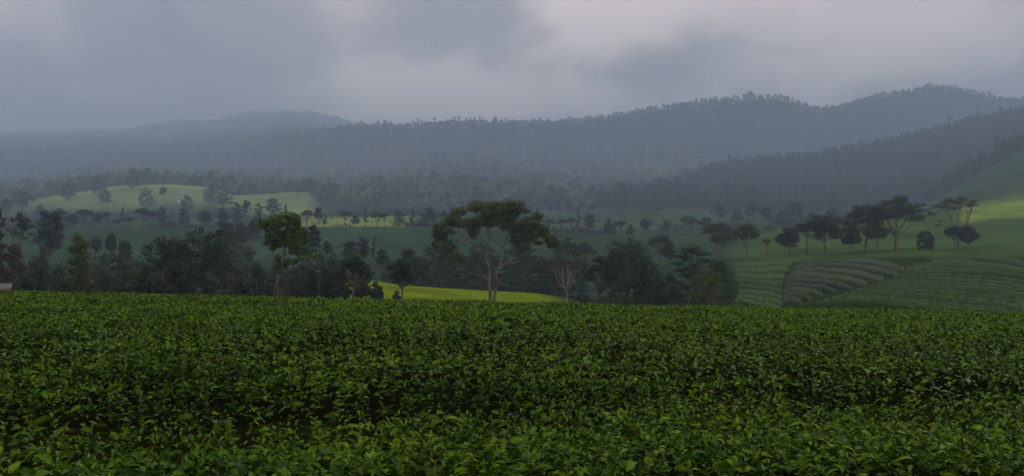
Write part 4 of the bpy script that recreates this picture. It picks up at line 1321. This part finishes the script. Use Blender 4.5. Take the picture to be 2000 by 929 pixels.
def hazy_row(lst, where, group, lm=('leaf_blue',), n=420):
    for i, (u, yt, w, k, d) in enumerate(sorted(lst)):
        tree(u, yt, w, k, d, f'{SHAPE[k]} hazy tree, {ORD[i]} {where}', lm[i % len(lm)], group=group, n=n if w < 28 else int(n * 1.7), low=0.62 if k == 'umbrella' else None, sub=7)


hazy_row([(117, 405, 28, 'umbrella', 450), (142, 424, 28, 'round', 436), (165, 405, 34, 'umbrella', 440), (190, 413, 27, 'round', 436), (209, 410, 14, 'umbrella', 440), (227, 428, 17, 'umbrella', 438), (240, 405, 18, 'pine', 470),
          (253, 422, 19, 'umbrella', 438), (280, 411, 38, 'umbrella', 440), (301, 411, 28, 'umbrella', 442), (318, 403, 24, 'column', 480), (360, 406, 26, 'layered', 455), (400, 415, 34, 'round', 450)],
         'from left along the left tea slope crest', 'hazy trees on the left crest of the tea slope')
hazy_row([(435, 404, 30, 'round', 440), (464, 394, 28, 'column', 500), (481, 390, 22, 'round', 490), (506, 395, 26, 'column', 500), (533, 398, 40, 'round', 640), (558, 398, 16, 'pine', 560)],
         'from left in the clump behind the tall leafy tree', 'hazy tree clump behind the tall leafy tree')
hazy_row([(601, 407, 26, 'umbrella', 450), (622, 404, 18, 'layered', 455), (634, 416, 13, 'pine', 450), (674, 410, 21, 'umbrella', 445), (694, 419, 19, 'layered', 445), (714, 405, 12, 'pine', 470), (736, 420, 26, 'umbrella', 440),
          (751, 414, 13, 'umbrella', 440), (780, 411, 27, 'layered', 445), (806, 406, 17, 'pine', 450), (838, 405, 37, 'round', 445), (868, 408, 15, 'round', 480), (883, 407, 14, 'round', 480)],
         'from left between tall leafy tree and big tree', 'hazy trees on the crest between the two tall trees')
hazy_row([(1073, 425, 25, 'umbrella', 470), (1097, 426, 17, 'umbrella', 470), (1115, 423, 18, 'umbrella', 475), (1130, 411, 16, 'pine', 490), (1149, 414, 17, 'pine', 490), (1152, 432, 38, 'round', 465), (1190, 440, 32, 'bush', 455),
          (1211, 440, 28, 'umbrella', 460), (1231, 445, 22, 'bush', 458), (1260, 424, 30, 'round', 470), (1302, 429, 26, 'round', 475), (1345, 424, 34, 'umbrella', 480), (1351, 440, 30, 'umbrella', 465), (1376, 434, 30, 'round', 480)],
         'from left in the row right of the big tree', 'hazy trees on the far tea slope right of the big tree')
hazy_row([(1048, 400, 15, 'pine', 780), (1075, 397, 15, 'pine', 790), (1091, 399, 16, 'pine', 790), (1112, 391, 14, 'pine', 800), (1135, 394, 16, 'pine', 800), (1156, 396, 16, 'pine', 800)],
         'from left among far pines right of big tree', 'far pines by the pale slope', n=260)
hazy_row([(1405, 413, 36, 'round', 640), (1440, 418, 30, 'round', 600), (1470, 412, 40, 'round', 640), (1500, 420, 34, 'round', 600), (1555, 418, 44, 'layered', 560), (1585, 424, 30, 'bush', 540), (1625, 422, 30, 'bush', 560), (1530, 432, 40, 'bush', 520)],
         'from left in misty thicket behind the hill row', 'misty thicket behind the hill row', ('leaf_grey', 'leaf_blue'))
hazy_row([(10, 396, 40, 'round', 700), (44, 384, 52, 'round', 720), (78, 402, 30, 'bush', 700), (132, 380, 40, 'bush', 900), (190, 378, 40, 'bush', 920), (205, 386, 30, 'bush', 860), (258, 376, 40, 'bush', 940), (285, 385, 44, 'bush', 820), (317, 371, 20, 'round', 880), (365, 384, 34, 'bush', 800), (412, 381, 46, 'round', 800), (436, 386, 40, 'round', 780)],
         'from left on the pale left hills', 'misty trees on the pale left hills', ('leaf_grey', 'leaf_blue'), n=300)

# ------------------------------------------------------------------ scrub that nobody could count
def scrub(label, spots, size, mat, seed, per=70, leaf=0.5):
    r_ = np.random.default_rng(seed)
    cl_ = []
    for (X, Y) in spots:
        z = gz(X, Y)
        w_ = size * r_.uniform(0.4, 1.3)
        for j in range(3):
            a_ = w_ * r_.uniform(0.4, 0.7)
            cl_.append((X + r_.normal(0, 0.5) * w_, Y + r_.normal(0, 0.4) * w_, z + a_ * 0.45 + r_.uniform(0, 0.25) * w_, a_, a_, a_ * r_.uniform(0.5, 0.9)))
    V, f = foliage(cl_, len(spots) * per, leaf, r_, 0.6, 3, 0.5)
    tag(obj('undergrowth', make_mesh('undergrowth', V, [f], False), M[mat]), label, 'undergrowth', kind='stuff')


def spots_in(n, u0, u1, d0, d1, seed, freq=6.0, thr=0.0):
    r_ = np.random.default_rng(seed)
    out_ = []
    while len(out_) < n:
        u, d = r_.uniform(u0, u1), r_.uniform(d0, d1)
        if fbm(np.array([u / 1000 * freq]), np.array([d / d1 * freq]), seed, 3)[0] > thr:
            out_.append(((u - CX) / F * d, d))
    return out_


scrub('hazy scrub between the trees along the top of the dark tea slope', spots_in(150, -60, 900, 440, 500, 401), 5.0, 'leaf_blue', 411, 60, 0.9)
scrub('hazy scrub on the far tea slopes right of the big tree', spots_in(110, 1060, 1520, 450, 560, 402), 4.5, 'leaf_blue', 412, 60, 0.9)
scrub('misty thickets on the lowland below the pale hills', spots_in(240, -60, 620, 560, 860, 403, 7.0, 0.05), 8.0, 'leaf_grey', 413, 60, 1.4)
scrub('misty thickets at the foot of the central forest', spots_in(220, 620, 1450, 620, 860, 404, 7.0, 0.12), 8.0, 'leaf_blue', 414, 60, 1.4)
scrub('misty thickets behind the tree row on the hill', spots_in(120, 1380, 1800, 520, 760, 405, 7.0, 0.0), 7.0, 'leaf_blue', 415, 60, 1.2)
scrub('low weeds and shrubs at the foot of the trees left', spots_in(130, -40, 720, 74, 92, 406, 9.0, -0.05), 1.6, 'leaf_grey', 416, 130, 0.2)
scrub('dark undergrowth beneath the trees right of the middle', spots_in(70, 1130, 1440, 112, 128, 407, 9.0, -0.2), 2.2, 'leaf_dark', 417, 130, 0.26)
scrub('scattered shrubs in the hollow below the dark tea slope', spots_in(120, 150, 900, 165, 290, 408, 8.0, 0.08), 3.2, 'leaf_blue', 418, 90, 0.5)

# ------------------------------------------------------------------ shed and far huts


def hut(u, ybase, d, w, dep, h, roof_h, label, walls, roofm, rz=0.3):
    d = float(far(d))
    p = place(u, ybase, d)
    root = empty('shed', (p[0], d, p[2]))
    root.rotation_euler = (0, 0, rz)
    tag(root, label, 'shed')
    a, b = w / 2, dep / 2
    V = np.array([(-a, -b, -1.5), (a, -b, -1.5), (a, b, -1.5), (-a, b, -1.5), (-a, -b, h), (a, -b, h), (a, b, h), (-a, b, h), (-a, 0, h + roof_h), (a, 0, h + roof_h)], float)
    obj('wall', make_mesh('wall', V, [np.array([(0, 1, 5, 4), (2, 3, 7, 6)]), np.array([(1, 2, 6, 9, 5), (3, 0, 4, 8, 7)])]), walls, root)
    o_ = 0.35
    for s in (-1, 1):
        n = 24
        xs = np.linspace(-a - o_, a + o_, n * 2 + 1)
        t = np.array([0.0, 1.0])
        Vr = []
        for x_i, x in enumerate(xs):
            for tt in t:
                yy = s * (b + o_) * (1 - tt)
                zz_ = h + roof_h - (roof_h / b) * abs(yy) + 0.06 + 0.03 * math.cos(x_i * math.pi)
                Vr.append((x, yy, zz_))
        g = np.arange(len(Vr)).reshape(-1, 2)
        q = np.stack((g[:-1, 0], g[1:, 0], g[1:, 1], g[:-1, 1]), -1)
        ro = obj('roof', make_mesh('roof', np.array(Vr), [q]), roofm, root)
        md = ro.modifiers.new('thick', 'SOLIDIFY'); md.thickness = 0.03


def plain(name, c, rough=0.7):
    m, t, p, o = mat_base(name)
    nz = t.nodes.new('ShaderNodeTexNoise'); nz.inputs['Scale'].default_value = 2.5; nz.inputs['Detail'].default_value = 6
    tx = t.nodes.new('ShaderNodeTexCoord'); t.links.new(tx.outputs['Object'], nz.inputs['Vector'])
    rp = t.nodes.new('ShaderNodeValToRGB')
    rp.color_ramp.elements[0].color = rgb([v * 0.6 for v in c]); rp.color_ramp.elements[1].color = rgb([min(0.85, v * 1.2) for v in c])
    t.links.new(nz.outputs['Fac'], rp.inputs[0]); t.links.new(rp.outputs[0], p.inputs['Base Color'])
    p.inputs['Roughness'].default_value = rough
    return m


M['tin'] = plain('weathered_tin', (0.15, 0.16, 0.18), 0.6)
M['planks'] = plain('grey_planks', (0.16, 0.15, 0.14))
M['white_wall'] = plain('white_wall', (0.75, 0.75, 0.73))
hut(2, 566, 74, 1.0, 1.0, 0.2, 0.35, 'low grey tin roof among the bushes at the left edge', M['planks'], M['tin'], 0.45)
hut(1604, 422.5, 610, 1.5, 1.3, 0.7, 0.35, 'tiny white hut behind the hill row of trees', M['white_wall'], M['white_wall'])
hut(1238, 372, 1350, 7, 4, 2.4, 1.2, 'tiny pale roof in the dark forest right of the middle', M['white_wall'], M['tin'])
hut(349, 394.5, 830, 3, 2.5, 1.2, 0.6, 'tiny white hut on the pale hills at the left', M['white_wall'], M['white_wall'])

# ------------------------------------------------------------------ forests on the mountains
protos = bpy.data.collections.new('forest_trees')


def forest_proto(nm, kind, H, Wd, seed, lm, n):
    r_ = np.random.default_rng(seed)
    cl_, pa = auto_tree(kind, H, Wd, r_, 0.22 if kind in ('round', 'umbrella', 'layered') else None)
    V1, Q1 = tubes(pa[:1], 4)
    V2, f2 = foliage(cl_, n, 2.3, r_, 0.6, 5, 0.5)
    me = bpy.data.meshes.new(nm)
    me = make_mesh(nm, np.concatenate((V1, V2)), [f2 + len(V1), Q1], False)
    me.materials.append(M[lm]); me.materials.append(M['bark_pale'])
    mi = np.zeros(len(f2) + len(Q1), np.int32); mi[len(f2):] = 1
    me.polygons.foreach_set('material_index', mi)
    o = bpy.data.objects.new(nm, me)
    return o


M['forest_a'] = foliage_mat('forest_leaf', (0.014, 0.026, 0.012), (0.075, 0.098, 0.050), (0.27, 0.30, 0.17), patch=0.010, trans=0.15, per_tree=True)
M['forest_b'] = foliage_mat('forest_leaf_dark', (0.006, 0.014, 0.012), (0.018, 0.032, 0.021), (0.060, 0.082, 0.046), patch=0.012, trans=0.1, per_tree=True)
sets = {}
for key, lm in (('broad', 'forest_a'), ('dark', 'forest_b')):
    col = bpy.data.collections.new('forest_' + key)
    kinds = ['round', 'round', 'round', 'layered', 'round', 'umbrella'] if key == 'broad' else ['layered', 'round', 'column', 'layered', 'round', 'pine']
    for i, kd in enumerate(kinds):
        Hh = [15, 18, 19, 20, 13, 23][i]
        o = forest_proto('forest_tree', kd, Hh, [12, 13, 13, 10, 12, 11][i] * (1 if key == 'broad' else 0.8), 900 + i, lm, 150)
        col.objects.link(o)
    sets[key] = col


def forest(name, label, mask, key, spacing, seed, dmin, dmax):
    r_ = np.random.default_rng(seed)
    pts = []
    # sample evenly in bearing and log distance so that trees stand about d/spacing apart
    n = int((math.log(dmax / dmin)) * spacing * (2500.0 / F * spacing))
    d = np.exp(r_.uniform(math.log(dmin), math.log(dmax), n))
    u = r_.uniform(-250, 2250, n)
    m = mask(u, d)
    sc_ = far(d) / d
    d = far(d)
    X = (u - CX) / F * d
    # keep what can be seen: the ground a tree's height above hides nothing nearer
    z = ground(X, d)
    top = (z + 45) / d
    vis = np.ones(n, bool)
    for fr in (0.95, 0.88, 0.8, 0.72, 0.64, 0.56, 0.48, 0.42, 0.36):
        zz_ = ground(X * fr, d * fr)
        vis &= ((zz_) / (d * fr) < top) | (d * fr < 700)
    k = (m > r_.random(n)) & vis
    X, d, z, sc_ = X[k], d[k], z[k], sc_[k]
    V = np.stack((X, d, z - 0.5), -1)
    me = bpy.data.meshes.new(name)
    me.vertices.add(len(V)); me.vertices.foreach_set('co', V.astype(np.float32).ravel())
    at = me.attributes.new('tree_scale', 'FLOAT', 'POINT')
    at.data.foreach_set('value', (sc_ * r_.uniform(0.65, 1.25, len(V)) * np.where(r_.random(len(V)) < 0.06, 1.35, 1.0)).astype(np.float32))
    at = me.attributes.new('tree_turn', 'FLOAT', 'POINT')
    at.data.foreach_set('value', r_.uniform(0, 6.28, len(V)).astype(np.float32))
    at = me.attributes.new('tree_kind', 'INT', 'POINT')
    at.data.foreach_set('value', r_.integers(0, 6, len(V)).astype(np.int32))
    o = obj(name, me)
    tag(o, label, 'forest', kind='stuff')
    ng = bpy.data.node_groups.new(name, 'GeometryNodeTree')
    ng.interface.new_socket('Geometry', in_out='INPUT', socket_type='NodeSocketGeometry')
    ng.interface.new_socket('Geometry', in_out='OUTPUT', socket_type='NodeSocketGeometry')
    gi = ng.nodes.new('NodeGroupInput'); go = ng.nodes.new('NodeGroupOutput')
    ci = ng.nodes.new('GeometryNodeCollectionInfo')
    ci.inputs['Collection'].default_value = sets[key]
    ci.inputs['Separate Children'].default_value = True
    ci.inputs['Reset Children'].default_value = True
    ip = ng.nodes.new('GeometryNodeInstanceOnPoints')
    ip.inputs['Pick Instance'].default_value = True

    def na(nm, ty):
        a = ng.nodes.new('GeometryNodeInputNamedAttribute'); a.data_type = ty; a.inputs['Name'].default_value = nm
        return a.outputs['Attribute']
    cx = ng.nodes.new('ShaderNodeCombineXYZ')
    ng.links.new(na('tree_turn', 'FLOAT'), cx.inputs['Z'])
    ng.links.new(gi.outputs[0], ip.inputs['Points'])
    ng.links.new(ci.outputs[0], ip.inputs['Instance'])
    ng.links.new(na('tree_kind', 'INT'), ip.inputs['Instance Index'])
    ng.links.new(cx.outputs[0], ip.inputs['Rotation'])
    ng.links.new(na('tree_scale', 'FLOAT'), ip.inputs['Scale'])
    ng.links.new(ip.outputs[0], go.inputs[0])
    md = o.modifiers.new('trees', 'NODES'); md.node_group = ng
    print(name, len(V))
    return o


def k1_mask(u, d):
    lo = np.interp(u, [-300, 1060, 1150, 1300, 1450, 1700, 1820, 1900, 2000, 2300], [9999, 9999, 960, 900, 900, 860, 860, 840, 830, 800])
    return ((u > 1080) & (d > lo) & (d < 1620)).astype(float)


def spur_mask(u, d):
    return sstep(560, 680, u) * (1 - sstep(1150, 1300, u)) * sstep(930, 1000, d) * (1 - sstep(2200, 2300, d)) * (1 - k1_mask(u, d))


def left_mask(u, d):
    lo = np.interp(u, [-300, 0, 600, 640, 700], [1080, 1080, 1080, 900, 950])
    a = (d > lo) & (d < 4750)
    return a * (1 - spur_mask(u, d)) * (1 - k1_mask(u, d)) * np.where((u > 720) & (d > 3000), 0, 1)


forest('forest', 'dark misty forest covering the near ridge that rises to the right', k1_mask, 'dark', 160, 301, 780, 1650)
forest('forest', 'dark misty forest on the low spur in the middle distance', spur_mask, 'broad', 150, 302, 900, 2320)
forest('forest', 'misty broadleaf forest on the far mountain ridges', left_mask, 'broad', 175, 303, 900, 4750)

# single trees that stand out along the skylines
for i, (u, yt, w, k, d) in enumerate([(796, 238, 8, 'umbrella', 2790), (807, 236, 7, 'umbrella', 2790), (816, 228, 5, 'umbrella', 2800), (829, 232, 5, 'column', 2800), (839, 236, 6, 'umbrella', 2790), (849, 227, 6, 'umbrella', 2800), (862, 235, 12, 'round', 2790),
                                      (889, 226, 7, 'umbrella', 2800), (897, 225, 7, 'umbrella', 2800), (911, 229, 6, 'umbrella', 2800), (919, 227, 5, 'column', 2800), (927, 228, 6, 'umbrella', 2800), (937, 225, 5, 'column', 2800), (944, 232, 4, 'column', 2790), (965, 230, 6, 'umbrella', 2790)]):
    tree(u, yt, w, k, d, f'slender tall tree on the misty central skyline, {ORD[i]} from left', 'forest_a', group='tall trees on the central skyline', n=90, lsize=3.0, sub=4, low=0.6 if k == 'umbrella' else None)
tree(1466, 178, 13, 'round', 2800, 'lone bushy tree on the skyline of the right hand mountain', 'forest_a', n=150, lsize=3.4, low=0.3, sub=5)
tree(1395, 314, 22, 'umbrella', 1490, 'big round topped tree at the low end of the dark ridge', 'forest_b', n=260, lsize=2.6, low=0.5, sub=6)
tree(1432, 316, 22, 'umbrella', 1490, 'flat topped tree second from the low end of the dark ridge', 'forest_b', n=260, lsize=2.6, low=0.55, sub=6)
tree(1803, 248, 14, 'round', 1490, 'tall tree sticking up from the middle of the dark ridge', 'forest_b', n=240, lsize=2.6, low=0.35, sub=6)

# ------------------------------------------------------------------ haze
zmin, zmax = float(GZ.min()) - 1.0, float(GZ.max()) + 80.0
xm = float(np.abs(GX).max()) + 40
y0_, y1_ = float(GY.min()) - 20, float(GY.max()) + 40
HV = np.array([(x, y, z) for z in (zmin, zmax) for (x, y) in ((-xm, y0_), (xm, y0_), (xm, y1_), (-xm, y1_))])
HF = np.array([(3, 2, 1, 0), (4, 5, 6, 7), (0, 1, 5, 4), (1, 2, 6, 5), (2, 3, 7, 6), (3, 0, 4, 7)])
hm = bpy.data.materials.new('haze')
hm.use_nodes = True
hm.node_tree.nodes.clear()
ho = hm.node_tree.nodes.new('ShaderNodeOutputMaterial')
hv = hm.node_tree.nodes.new('ShaderNodeVolumePrincipled')
hv.inputs['Color'].default_value = (0.55, 0.77, 1.0, 1)
hv.inputs['Density'].default_value = 0.00038
hv.inputs['Anisotropy'].default_value = 0.0
hm.node_tree.links.new(hv.outputs[0], ho.inputs['Volume'])
hz = obj('haze', make_mesh('haze', HV, [HF]), hm)
tag(hz, 'thin blue grey mist filling the valley', 'haze', kind='stuff')
